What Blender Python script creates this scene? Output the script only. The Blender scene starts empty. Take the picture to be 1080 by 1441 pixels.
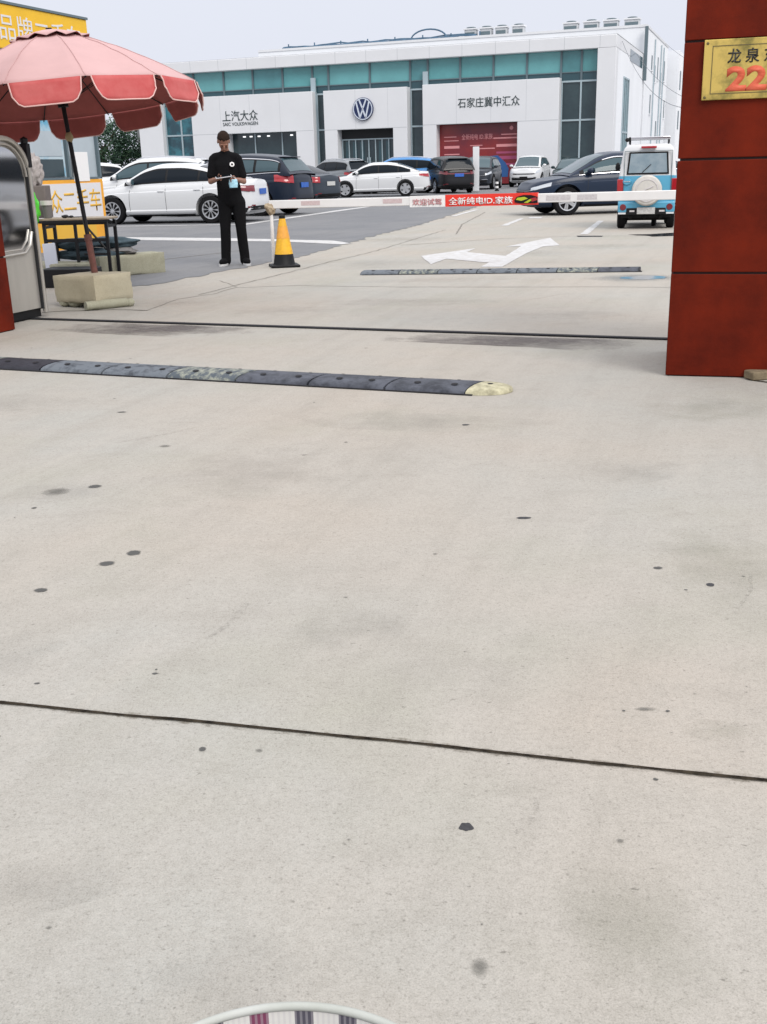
import bpy, bmesh, math, random
import numpy as np
from mathutils import Vector, Matrix, noise
R = math.radians
PI = math.pi
random.seed(7)
scene = bpy.context.scene
COL = scene.collection

# ------------------------------------------------------------------ camera
cam_d = bpy.data.cameras.new('camera')
cam = bpy.data.objects.new('camera', cam_d); COL.objects.link(cam)
cam.matrix_world = Matrix.Translation((0, 0, 1.22)) @ Matrix.Rotation(R(90 - 18.05), 4, 'X') @ Matrix.Rotation(R(-1.5), 4, 'Z')
cam_d.sensor_fit = 'VERTICAL'; cam_d.sensor_height = 36.0
cam_d.lens = 36.0 * 1485 / 1441
cam_d.clip_start = .05; cam_d.clip_end = 3000
scene.camera = cam

# ------------------------------------------------------------------ light: bright overcast
SUN_EL, SUN_AZ = R(42), R(152)
w = bpy.data.worlds.new('World'); scene.world = w; w.use_nodes = True
nt = w.node_tree; nt.nodes.clear()
out = nt.nodes.new('ShaderNodeOutputWorld'); bg = nt.nodes.new('ShaderNodeBackground')
sky = nt.nodes.new('ShaderNodeTexSky'); sky.sky_type = 'NISHITA'; sky.sun_disc = False
sky.sun_elevation = SUN_EL; sky.sun_rotation = SUN_AZ; sky.dust_density = 4; sky.air_density = 1.2
tc = nt.nodes.new('ShaderNodeTexCoord'); sp = nt.nodes.new('ShaderNodeSeparateXYZ')
rp = nt.nodes.new('ShaderNodeValToRGB')             # the cloud layer: brighter overhead than at the skyline
rp.color_ramp.elements[0].position = 0.0; rp.color_ramp.elements[0].color = (7.9, 8.2, 9.3, 1)
rp.color_ramp.elements[1].position = .95; rp.color_ramp.elements[1].color = (19, 19, 19.6, 1)
e = rp.color_ramp.elements.new(.16); e.color = (8.3, 8.6, 9.6, 1)
mx = nt.nodes.new('ShaderNodeMix'); mx.data_type = 'RGBA'; mx.inputs[0].default_value = .93
L = nt.links.new
L(tc.outputs['Generated'], sp.inputs[0]); L(sp.outputs['Z'], rp.inputs[0])
L(sky.outputs[0], mx.inputs[6]); L(rp.outputs[0], mx.inputs[7]); L(mx.outputs[2], bg.inputs[0])
bg.inputs[1].default_value = .1
L(bg.outputs[0], out.inputs[0])
sd = bpy.data.lights.new('sun', 'SUN'); sd.energy = 1.9; sd.angle = R(28); sd.color = (1, .96, .9)
so = bpy.data.objects.new('sun', sd); COL.objects.link(so)
so.rotation_euler = (PI / 2 - SUN_EL, 0, PI - SUN_AZ)      # shines from behind the camera's right shoulder
vs = scene.view_settings
vs.view_transform = 'Standard'; vs.look = 'None'; vs.exposure = 0; vs.gamma = 1
scene.cycles.max_bounces = 6; scene.cycles.use_denoising = True

# ------------------------------------------------------------------ materials
def mat(name, col, rough=.6, metal=0, var=0, scale=6, bump=0, bscale=60, spec=.5, coat=0, col2=None, stretch=None, lo=.35, hi=.65):
    m = bpy.data.materials.new(name); m.use_nodes = True
    n = m.node_tree.nodes; l = m.node_tree.links; b = n['Principled BSDF']
    b.inputs['Base Color'].default_value = (*col, 1); b.inputs['Roughness'].default_value = rough
    b.inputs['Metallic'].default_value = metal; b.inputs['Specular IOR Level'].default_value = spec
    b.inputs['Coat Weight'].default_value = coat; b.inputs['Coat Roughness'].default_value = .06
    if var or bump or col2:
        t = n.new('ShaderNodeTexCoord'); src = t.outputs['Object']
        if stretch:
            mp = n.new('ShaderNodeMapping'); mp.inputs['Scale'].default_value = stretch; l.new(src, mp.inputs[0]); src = mp.outputs[0]
    if var or col2:
        nz = n.new('ShaderNodeTexNoise'); nz.inputs['Scale'].default_value = scale; nz.inputs['Detail'].default_value = 8; nz.inputs['Roughness'].default_value = .65
        l.new(src, nz.inputs[0])
        r = n.new('ShaderNodeValToRGB'); l.new(nz.outputs[0], r.inputs[0])
        c2 = col2 or tuple(c * (1 - var) for c in col)
        r.color_ramp.elements[0].position = lo; r.color_ramp.elements[0].color = (*c2, 1)
        r.color_ramp.elements[1].position = hi; r.color_ramp.elements[1].color = (*col, 1)
        l.new(r.outputs[0], b.inputs['Base Color'])
    if bump:
        nb = n.new('ShaderNodeTexNoise'); nb.inputs['Scale'].default_value = bscale; nb.inputs['Detail'].default_value = 6
        l.new(src, nb.inputs[0])
        bp = n.new('ShaderNodeBump'); bp.inputs['Strength'].default_value = bump; bp.inputs['Distance'].default_value = .01
        l.new(nb.outputs[0], bp.inputs['Height']); l.new(bp.outputs[0], b.inputs['Normal'])
    return m

def concrete_mat(name, base, warm, cool, dark, fleck=1.0, green=None):
    """worn concrete: broad warm and cool patches, mottling, sand grain, dark flecks, scuffs"""
    green = green or cool
    m = bpy.data.materials.new(name); m.use_nodes = True
    n = m.node_tree.nodes; l = m.node_tree.links; b = n['Principled BSDF']
    t = n.new('ShaderNodeTexCoord'); O = t.outputs['Object']
    def nz(s, d=6, r=.6, off=(0, 0, 0), st=(1, 1, 1)):
        mp = n.new('ShaderNodeMapping'); mp.inputs['Location'].default_value = off; mp.inputs['Scale'].default_value = st
        l.new(O, mp.inputs[0]); q = n.new('ShaderNodeTexNoise'); q.inputs['Scale'].default_value = s
        q.inputs['Detail'].default_value = d; q.inputs['Roughness'].default_value = r; l.new(mp.outputs[0], q.inputs[0]); return q.outputs[0]
    def ramp(src, a, bb, c0=(0, 0, 0), c1=(1, 1, 1)):
        r = n.new('ShaderNodeValToRGB'); r.color_ramp.elements[0].position = a; r.color_ramp.elements[1].position = bb
        r.color_ramp.elements[0].color = (*c0, 1); r.color_ramp.elements[1].color = (*c1, 1); l.new(src, r.inputs[0]); return r.outputs[0]
    def mix(f, a, bb, mode='MIX', k=None):
        x = n.new('ShaderNodeMix'); x.data_type = 'RGBA'; x.blend_type = mode
        if k is not None:
            mm = n.new('ShaderNodeMath'); mm.operation = 'MULTIPLY'; l.new(f, mm.inputs[0]); mm.inputs[1].default_value = k; f = mm.outputs[0]
        if isinstance(f, float): x.inputs[0].default_value = f
        else: l.new(f, x.inputs[0])
        for i, v in ((6, a), (7, bb)):
            if isinstance(v, tuple): x.inputs[i].default_value = (*v, 1)
            else: l.new(v, x.inputs[i])
        return x.outputs[2]
    c = mix(ramp(nz(.5, 3, .5, (3, 1, 0)), .40, .62), cool, warm)
    c = mix(ramp(nz(1.5, 4, .55), .38, .62), c, base, k=.5)
    c = mix(ramp(nz(.7, 5, .6, (4, 8, 0)), .52, .70), c, green, k=.55)
    c = mix(ramp(nz(.8, 6, .68, (7, 4, 0)), .56, .78), c, dark, k=.30)           # old damp marks
    c = mix(ramp(nz(2.6, 7, .72, (1, 9, 0), (1, 1.9, 1)), .55, .76), c, dark, k=.30)    # scuffs
    m1 = n.new('ShaderNodeMapping'); m1.inputs['Rotation'].default_value = (0, 0, R(20)); l.new(O, m1.inputs[0])      # wheel tracks along the drive
    m2 = n.new('ShaderNodeMapping'); m2.inputs['Scale'].default_value = (5, .35, 1); l.new(m1.outputs[0], m2.inputs[0])
    tr = n.new('ShaderNodeTexNoise'); tr.inputs['Scale'].default_value = .9; tr.inputs['Detail'].default_value = 9; tr.inputs['Roughness'].default_value = .72; l.new(m2.outputs[0], tr.inputs[0])
    c = mix(ramp(tr.outputs[0], .50, .74), c, dark, k=.26)
    c = mix(ramp(tr.outputs[0], .30, .46, (1, 1, 1), (0, 0, 0)), c, tuple(min(1, x * 1.12) for x in base), k=.5)
    c = mix(ramp(nz(9, 8, .75, (2, 2, 0)), .47, .75), c, dark, k=.26)
    c = mix(ramp(nz(55, 5, .75, (6, 2, 0)), .40, .72), c, dark, k=.36 * fleck)       # grain
    c = mix(ramp(nz(210, 4, .7), .44, .70), c, tuple(min(1, x * 1.28) for x in base), k=.45)
    c = mix(ramp(nz(120, 3, .6, (5, 5, 0)), .55, .74), c, tuple(x * .55 for x in dark), k=.40 * fleck)
    c = mix(ramp(nz(48, 3, .55, (3, 7, 0), (1, 1.5, 1)), .66, .74), c, tuple(x * .5 for x in dark), k=.55 * fleck)
    c = mix(ramp(nz(330, 2, .6, (1, 2, 0)), .50, .75), c, tuple(x * .7 for x in dark), k=.45 * fleck)
    v = n.new('ShaderNodeTexVoronoi'); v.inputs['Scale'].default_value = 34; v.inputs['Randomness'].default_value = 1; l.new(O, v.inputs[0])
    vs_ = ramp(v.outputs['Distance'], .04, .15, (1, 1, 1), (0, 0, 0))
    gate = ramp(nz(23, 2, .5, (8, 8, 0)), .53, .60)
    c = mix(mix(1.0, vs_, gate, 'MULTIPLY'), c, tuple(x * .4 for x in dark), k=.38 * fleck)
    l.new(c, b.inputs['Base Color'])
    b.inputs['Roughness'].default_value = .82; b.inputs['Specular IOR Level'].default_value = .3
    bp = n.new('ShaderNodeBump'); bp.inputs['Strength'].default_value = .35; bp.inputs['Distance'].default_value = .004
    l.new(nz(190, 4, .65), bp.inputs['Height']); l.new(bp.outputs[0], b.inputs['Normal'])
    return m

M = {}
M['concrete'] = concrete_mat('yard concrete', (.392, .364, .326), (.40, .357, .308), (.374, .366, .336), (.20, .186, .158), 1.0, (.325, .322, .262))
M['asphalt'] = concrete_mat('worn asphalt', (.18, .182, .19), (.205, .205, .208), (.155, .16, .17), (.075, .078, .085), .6)
M['joint'] = mat('joint filler', (.012, .010, .008), .95, spec=.05, col2=(.05, .04, .028), scale=30, bump=.5, bscale=80)
M['crack'] = mat('crack', (.17, .155, .135), .9)
M['roadpaint'] = mat('worn road paint', (.53, .53, .535), .75, col2=(.41, .395, .375), scale=9, lo=.34, hi=.60)
M['gum'] = mat('dark gum spot', (.045, .045, .05), .85, var=.4, scale=90)
M['puddle'] = mat('puddle water', (.16, .2, .25), .06, spec=.7)
M['oil'] = mat('black oil patch', (.02, .02, .022), .15)
M['rubber'] = mat('weathered rubber', (.07, .077, .098), .7, col2=(.02, .023, .033), scale=9, bump=.5, bscale=40, lo=.38, hi=.6)
M['rubberdark'] = mat('dark rubber', (.024, .025, .036), .7, col2=(.010, .010, .016), scale=10, bump=.5, bscale=40)
M['rubberlight'] = mat('bleached rubber', (.12, .137, .158), .8, col2=(.03, .035, .045), scale=13, bump=.5, bscale=40, lo=.34, hi=.52)
M['rubberyellow'] = mat('worn yellow rubber', (.27, .28, .23), .8, col2=(.065, .08, .095), scale=26, stretch=(1, .45, 1), bump=.5, bscale=40, lo=.44, hi=.62)
M['capyellow'] = mat('cream yellow rubber', (.50, .47, .32), .8, col2=(.25, .23, .15), scale=22, bump=.3, bscale=40)
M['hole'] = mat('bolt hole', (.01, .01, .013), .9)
M['bwhite'] = mat('aluminium cladding', (.68, .69, .71), .5, var=.05, scale=.35)
M['bwhite2'] = mat('white render', (.78, .80, .83), .75, var=.06, scale=.5, stretch=(1, 1, .25))
M['seam'] = mat('cladding seam', (.45, .47, .49), .7)
M['blind'] = mat('glass over pale blinds', (.10, .32, .335), .14, var=.18, scale=.6, spec=.6)
M['blind_b'] = mat('glass over grey blinds', (.085, .27, .295), .16, var=.25, scale=.8, spec=.6)
M['blind_c'] = mat('glass over bright blinds', (.13, .37, .385), .12, var=.15, scale=.5, spec=.6)
M['glassdark'] = mat('dark showroom glass', (.012, .028, .036), .06, spec=.6, col2=(.03, .055, .062), scale=.5)
M['glassband'] = mat('dark teal glass', (.02, .062, .078), .1, spec=.6)  # one even dark teal glass colour
M['glassblue'] = mat('blue tinted glass', (.03, .16, .20), .08, spec=.7, col2=(.01, .05, .07), scale=.9, lo=.42, hi=.56)
M['mullion'] = mat('grey mullion', (.10, .14, .16), .4)
M['mullionpale'] = mat('pale mullion', (.34, .42, .46), .4)
M['dark'] = mat('dark interior', (.012, .013, .015), .7)
M['letter'] = mat('black green lettering', (.012, .03, .033), .4)
M['navy'] = mat('navy emblem enamel', (.008, .02, .085), .35)
M['chromewhite'] = mat('pale emblem strokes', (.55, .6, .68), .35)
M['posterred'] = mat('red display film', (.24, .022, .022), .25, col2=(.13, .016, .03), scale=.5)
M['posterpink'] = mat('poster pink print', (.66, .27, .28), .5)
M['postermagenta'] = mat('poster magenta print', (.34, .06, .14), .5)
M['posterblue'] = mat('poster blue print', (.02, .09, .26), .5)
M['acwhite'] = mat('ac casing', (.50, .52, .54), .6, var=.2, scale=3)
M['tubeblue'] = mat('blue grey tubes', (.07, .15, .24), .5, var=.4, scale=4)
M['leaf'] = mat('foliage', (.03, .075, .035), .8, col2=(.012, .04, .03), scale=1.5)
M['leaf2'] = mat('paler foliage', (.055, .115, .045), .8, col2=(.02, .06, .035), scale=1.5)
M['bark'] = mat('bark', (.09, .07, .05), .9)
M['greywall'] = mat('grey render', (.30, .31, .32), .8, var=.1)
M['tyre'] = mat('tyre rubber', (.007, .007, .008), .85, spec=.2)
M['alloy'] = mat('alloy', (.48, .49, .51), .3, metal=.6)
M['black'] = mat('black plastic', (.007, .007, .008), .55, spec=.25)
M['blackglass'] = mat('car glass', (.004, .008, .013), .08, spec=.14)
M['carglass'] = mat('lighter car glass', (.05, .085, .10), .06, spec=.3)
M['chrome'] = mat('chrome trim', (.6, .6, .62), .15, metal=1)
M['lampred'] = mat('red lamp lens', (.33, .008, .016), .12, coat=.6)
M['lampdarkred'] = mat('dark red lamp lens', (.16, .012, .02), .15, coat=.6)
M['lampclear'] = mat('clear lamp lens', (.45, .48, .52), .1, coat=.8)
M['plateblue'] = mat('blue plate', (.015, .075, .36), .5, col2=(.03, .14, .5), scale=30)
M['platewhite'] = mat('white plate', (.6, .6, .58), .6, col2=(.4, .4, .4), scale=30)
M['redtile'] = mat('red tile', (.150, .0135, .0035), .5, col2=(.052, .0055, .0025), scale=1.7, bump=.12, bscale=30, lo=.30, hi=.66, spec=.1)
M['grout'] = mat('tile joint', (.022, .008, .007), .8)
M['brass'] = mat('brass plate', (.66, .48, .13), .3, metal=.6, col2=(.24, .20, .06), scale=5, lo=.36, hi=.55)  # darker blotches imitate reflections, mixed into the brass colour
M['brassdark'] = mat('engraved line', (.10, .08, .03), .5)
M['plaquered'] = mat('red enamel digits', (.58, .10, .045), .55)
M['plaqueblack'] = mat('black enamel letters', (.015, .013, .01), .5)
M['steel'] = mat('brushed steel', (.50, .48, .44), .33, metal=.55, var=.18, scale=3, stretch=(1, 1, .2))
M['steelmirror'] = mat('mirror steel', (.50, .50, .51), .05, metal=1)
M['canopyout'] = mat('sun bleached pink canvas', (.53, .335, .33), .9, var=.07, scale=3, bump=.15, bscale=5)
M['seamcloth'] = mat('stitched seam', (.47, .285, .28), .9)
M['canopyin'] = mat('red canvas lining', (.33, .085, .078), .9, var=.2, scale=4)  # red raised to stand in for daylight glowing through the cloth
M['flapout'] = mat('faded red canvas', (.44, .07, .07), .9, col2=(.50, .12, .115), scale=5)
M['piping'] = mat('pale piping', (.68, .45, .42), .8)
M['pole'] = mat('black pole', (.007, .007, .009), .45, spec=.3)
M['polerust'] = mat('rusty red pole', (.17, .06, .05), .8, col2=(.09, .04, .03), scale=25)
M['tape'] = mat('tan tape', (.35, .29, .16), .7)
M['block'] = concrete_mat('kerb block concrete', (.42, .375, .27), (.45, .40, .29), (.38, .36, .28), (.23, .20, .13), .6)
M['kerb'] = concrete_mat('old kerb concrete', (.34, .33, .25), (.36, .34, .26), (.30, .31, .24), (.14, .135, .075), .8)
M['yellow'] = mat('yellow sign board', (.80, .47, .012), .5, var=.08, scale=3)
M['orange'] = mat('orange sign paint', (.82, .38, .03), .55, var=.15, scale=4)
M['signwhite'] = mat('sign white', (.68, .67, .68), .5, var=.05, scale=2)
M['signgold'] = mat('sign gold letters', (.70, .40, .04), .5)
M['palepanel'] = mat('pale grey blue panel', (.42, .48, .52), .4, var=.12, scale=2)
M['posterwater'] = mat('blue poster print', (.10, .34, .50), .3, col2=(.45, .55, .60), scale=1.6, lo=.42, hi=.56)
M['wood'] = mat('worn table top', (.33, .27, .20), .6, var=.3, scale=9, stretch=(1, 8, 8))
M['tarp'] = mat('slate blue sacking', (.055, .09, .11), .8, col2=(.025, .045, .06), scale=7, bump=.3, bscale=12)
M['tarp2'] = mat('grey sacking', (.20, .19, .185), .85, col2=(.12, .12, .12), scale=7, bump=.3, bscale=12)
M['foam'] = mat('white foam', (.55, .57, .64), .8, var=.05)
M['greenbag'] = mat('bright green plastic', (.05, .62, .03), .3, col2=(.12, .45, .03), scale=10)
M['bucket'] = mat('grey bucket plastic', (.15, .145, .14), .5)
M['bucketrim'] = mat('pale rim plastic', (.55, .53, .5), .5)
M['bundle'] = mat('pinkish grey cloth', (.43, .40, .385), .95, col2=(.27, .24, .235), scale=7, bump=.4, bscale=10)
M['brownbox'] = mat('brown grey card', (.16, .135, .125), .8, var=.2)
M['cone'] = mat('yellow cone plastic', (.82, .45, .015), .5, col2=(.62, .33, .02), scale=14)
M['conewhite'] = mat('scuffed orange band', (.78, .36, .05), .5, var=.2, scale=16)
M['boomwhite'] = mat('white boom', (.74, .73, .72), .45, var=.06, scale=3)
M['boomgrey'] = mat('faded boom patch', (.45, .42, .43), .5, col2=(.6, .58, .58), scale=40)
M['boompink'] = mat('faded pink boom patch', (.50, .38, .38), .5, col2=(.6, .5, .5), scale=40)
M['bannerred'] = mat('red banner', (.78, .035, .018), .5, var=.08, scale=5)
M['fadedred'] = mat('faded red print', (.52, .22, .23), .6)
M['white'] = mat('plain white print', (.78, .77, .76), .5)
M['lime'] = mat('lime print', (.42, .50, .02), .5)
M['vanpane'] = mat('van rear pane', (.17, .24, .29), .1, col2=(.30, .36, .40), scale=3)  # pale blue grey reflection put into the pane's base colour
M['rust'] = mat('dirty plaster clamp', (.45, .37, .26), .8, col2=(.22, .16, .10), scale=25)
M['skin'] = mat('skin', (.28, .135, .09), .55, var=.12, scale=25)
M['hair'] = mat('dark hair', (.026, .017, .013), .9, spec=.08, bump=.4, bscale=120)
M['cloth'] = mat('black cloth', (.007, .007, .008), .95, spec=.1, bump=.3, bscale=18)
M['shoewhite'] = mat('white shoe', (.55, .55, .55), .6)
M['maskblue'] = mat('pale blue face mask', (.36, .62, .74), .8)
M['paper'] = mat('grey white paper', (.5, .5, .52), .6)
M['vanblue'] = mat('sky blue paint', (.075, .33, .50), .3, coat=.6, var=.05, scale=2)
M['vanwhite'] = mat('white paint', (.66, .67, .68), .3, coat=.6, var=.04, scale=2)
M['covercream'] = mat('cream wheel cover', (.60, .57, .52), .6, col2=(.48, .47, .45), scale=5)
M['basketrim'] = mat('white rim binding', (.42, .43, .405), .75, col2=(.35, .365, .33), scale=18)
M['brick'] = mat('dirty brick', (.24, .19, .12), .9, col2=(.13, .10, .06), scale=14, bump=.5, bscale=40)
M['wire'] = mat('cable', (.16, .17, .19), .6)

def decal_mat(name, col, soft=.5, amp=.6, scale=5, strength=1.0):
    """a stain with a ragged, faded edge"""
    m = mat(name, col, .75, spec=.25); n = m.node_tree.nodes; l = m.node_tree.links; b = n['Principled BSDF']
    t = n.new('ShaderNodeTexCoord'); mp = n.new('ShaderNodeMapping'); mp.inputs['Location'].default_value = (-1, -1, 0); mp.inputs['Scale'].default_value = (2, 2, 0); l.new(t.outputs['Generated'], mp.inputs[0])
    ln = n.new('ShaderNodeVectorMath'); ln.operation = 'LENGTH'; l.new(mp.outputs[0], ln.inputs[0])
    nz = n.new('ShaderNodeTexNoise'); nz.inputs['Scale'].default_value = scale; nz.inputs['Detail'].default_value = 6; nz.inputs['Roughness'].default_value = .7; l.new(t.outputs['Object'], nz.inputs[0])
    ma = n.new('ShaderNodeMath'); ma.operation = 'MULTIPLY_ADD'; l.new(nz.outputs[0], ma.inputs[0]); ma.inputs[1].default_value = amp * 2; ma.inputs[2].default_value = -amp
    ad = n.new('ShaderNodeMath'); ad.operation = 'ADD'; l.new(ln.outputs['Value'], ad.inputs[0]); l.new(ma.outputs[0], ad.inputs[1])
    r = n.new('ShaderNodeMapRange'); r.inputs['From Min'].default_value = .82; r.inputs['From Max'].default_value = .82 - soft; r.inputs['To Min'].default_value = 0; r.inputs['To Max'].default_value = strength; l.new(ad.outputs[0], r.inputs['Value'])
    l.new(r.outputs[0], b.inputs['Alpha']); return m
M['stain'] = decal_mat('oily stain', (.085, .085, .082), .3, .35, 45, .85)
M['softstain'] = decal_mat('faint stain', (.15, .145, .13), .6, .5, 30, .6)
M['bigstain'] = decal_mat('broad faded stain', (.13, .128, .118), .95, 1.1, 6, .11)
M['greenstain'] = decal_mat('broad greenish stain', (.18, .19, .125), .95, 1.0, 5, .16)
M['rimstain'] = decal_mat('dried puddle', (.22, .24, .25), .6, .4, 3, .55)
M['damp'] = decal_mat('damp concrete', (.115, .10, .098), .75, .7, 4, .7)
def ragged_mat(name, col, scale, lo, hi, strength):
    m = mat(name, col, .9, spec=.1); n = m.node_tree.nodes; l = m.node_tree.links; t = n.new('ShaderNodeTexCoord')
    nz = n.new('ShaderNodeTexNoise'); nz.inputs['Scale'].default_value = scale; nz.inputs['Detail'].default_value = 7; nz.inputs['Roughness'].default_value = .75; l.new(t.outputs['Object'], nz.inputs[0])
    r = n.new('ShaderNodeMapRange'); r.inputs['From Min'].default_value = lo; r.inputs['From Max'].default_value = hi; r.inputs['To Max'].default_value = strength; l.new(nz.outputs[0], r.inputs['Value'])
    l.new(r.outputs[0], n['Principled BSDF'].inputs['Alpha']); return m
M['jointdirt'] = ragged_mat('dirt along the joint', (.11, .085, .055), 22, .48, .66, .45)
M['scuff'] = ragged_mat('faint scuff', (.12, .115, .10), 45, .46, .70, .30)
def plaid_mat():
    m = bpy.data.materials.new('plaid cloth'); m.use_nodes = True
    n = m.node_tree.nodes; l = m.node_tree.links; b = n['Principled BSDF']
    t = n.new('ShaderNodeUVMap'); sp = n.new('ShaderNodeSeparateXYZ'); l.new(t.outputs[0], sp.inputs[0])
    def band(o, mul, thr, off=0):
        a = n.new('ShaderNodeMath'); a.operation = 'MULTIPLY_ADD'; l.new(sp.outputs[o], a.inputs[0]); a.inputs[1].default_value = mul; a.inputs[2].default_value = off
        f = n.new('ShaderNodeMath'); f.operation = 'FRACT'; l.new(a.outputs[0], f.inputs[0])
        g = n.new('ShaderNodeMath'); g.operation = 'LESS_THAN'; l.new(f.outputs[0], g.inputs[0]); g.inputs[1].default_value = thr; return g.outputs[0]
    def mix(f, a, c, k=1.0):
        x = n.new('ShaderNodeMix'); x.data_type = 'RGBA'; mm = n.new('ShaderNodeMath'); mm.operation = 'MULTIPLY'; l.new(f, mm.inputs[0]); mm.inputs[1].default_value = k
        l.new(mm.outputs[0], x.inputs[0])
        for i, v in ((6, a), (7, c)):
            if isinstance(v, tuple): x.inputs[i].default_value = (*v, 1)
            else: l.new(v, x.inputs[i])
        return x.outputs[2]
    c = mix(band(0, 26, .42), (.62, .61, .58), (.045, .04, .065), .95)
    c = mix(band(0, 8.667, .14, .667), c, (.22, .03, .09), .7)
    c = mix(band(1, 9, .42, .42), c, (.62, .61, .58), .97)
    c = mix(band(0, 208, .45), c, (.45, .43, .45), .3)
    l.new(c, b.inputs['Base Color']); b.inputs['Roughness'].default_value = .9
    return m
M['plaid'] = plaid_mat()
PAINT = {}
def paint(name, col, rough=.3):
    dk = max(col) < .1
    if name not in PAINT: PAINT[name] = mat('paint ' + name, col, rough, coat=.12 if dk else .5, spec=.22 if dk else .5)
    return PAINT[name]

# ------------------------------------------------------------------ mesh helpers
def obj(name, verts, faces, m=None, parent=None, smooth=False, bevel=0, ang=40, seg=2, uv=None, mats=None, fmat=None):
    me = bpy.data.meshes.new(name); me.from_pydata([tuple(v) for v in verts], [], faces); me.update()
    if uv:
        ul = me.uv_layers.new(name='UVMap')
        for lp in me.loops: ul.data[lp.index].uv = uv[lp.vertex_index]
    o = bpy.data.objects.new(name, me); COL.objects.link(o)
    for q in (mats or [m]): me.materials.append(q)
    if fmat: me.polygons.foreach_set('material_index', fmat)
    if parent: o.parent = parent
    if bevel:
        b = o.modifiers.new('bevel', 'BEVEL'); b.width = bevel; b.segments = seg; b.limit_method = 'ANGLE'; b.angle_limit = R(35)
    if smooth or bevel:
        me.polygons.foreach_set('use_smooth', [True] * len(me.polygons))
        me.set_sharp_from_angle(angle=R(ang))
    return o
class MB:
    def __init__(s): s.v = []; s.f = []
    def add(s, v, f):
        k = len(s.v); s.v += [tuple(q) for q in v]; s.f += [tuple(i + k for i in q) for q in f]; return s
    def box(s, x0, x1, y0, y1, z0, z1, T=None):
        v = [(x, y, z) for z in (z0, z1) for x, y in ((x0, y0), (x1, y0), (x1, y1), (x0, y1))]
        if T: v = [T @ Vector(q) for q in v]
        return s.add(v, [(3, 2, 1, 0), (4, 5, 6, 7), (0, 1, 5, 4), (1, 2, 6, 5), (2, 3, 7, 6), (3, 0, 4, 7)])
    def tube(s, pts, r, n=10, cap=True):
        pts = [Vector(p) for p in pts]; rr = r if isinstance(r, (list, tuple)) else [r] * len(pts)
        v = []; prev = None
        for i, p in enumerate(pts):
            d = (pts[min(i + 1, len(pts) - 1)] - pts[max(i - 1, 0)]).normalized()
            a = prev - d * prev.dot(d) if prev else d.orthogonal()
            if a.length < 1e-5: a = d.orthogonal()
            a.normalize(); prev = a; b = d.cross(a)
            v += [p + (a * math.cos(2 * PI * k / n) + b * math.sin(2 * PI * k / n)) * rr[i] for k in range(n)]
        f = [(i * n + k, i * n + (k + 1) % n, (i + 1) * n + (k + 1) % n, (i + 1) * n + k) for i in range(len(pts) - 1) for k in range(n)]
        if cap: f += [tuple(range(n))[::-1], tuple((len(pts) - 1) * n + k for k in range(n))]
        return s.add(v, f)
    def lathe(s, prof, n=24, axis='Z', c=(0, 0, 0)):
        v = []
        for r, z in prof:
            for k in range(n):
                a = 2 * PI * k / n
                q = (r * math.cos(a), r * math.sin(a), z)
                if axis == 'Y': q = (q[0], q[2], q[1])
                if axis == 'X': q = (q[2], q[0], q[1])
                v.append((q[0] + c[0], q[1] + c[1], q[2] + c[2]))
        f = [(i * n + k, i * n + (k + 1) % n, (i + 1) * n + (k + 1) % n, (i + 1) * n + k) for i in range(len(prof) - 1) for k in range(n)]
        if axis == 'Y': f = [q[::-1] for q in f]
        return s.add(v, f)
    def prism(s, poly, z0, z1, T=None):
        n = len(poly); v = [(x, y, z0) for x, y in poly] + [(x, y, z1) for x, y in poly]
        if T: v = [T @ Vector(q) for q in v]
        return s.add(v, [tuple(range(n))[::-1], tuple(range(n, 2 * n))] + [(k, (k + 1) % n, n + (k + 1) % n, n + k) for k in range(n)])
    def blob(s, c, r, n=2, amp=.2, fr=2.0, seed=0):
        bm = bmesh.new(); bmesh.ops.create_icosphere(bm, subdivisions=n, radius=1)
        v = []
        for q in bm.verts:
            d = q.co.normalized(); k = 1 + amp * noise.noise(d * fr + Vector((seed * 7.1, seed * 3.3, seed)))
            v.append((c[0] + d.x * r[0] * k, c[1] + d.y * r[1] * k, c[2] + d.z * r[2] * k))
        f = [tuple(x.index for x in q.verts) for q in bm.faces]; bm.free(); return s.add(v, f)
    def make(s, name, m, parent=None, **k): return obj(name, s.v, s.f, m, parent, **k)

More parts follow.
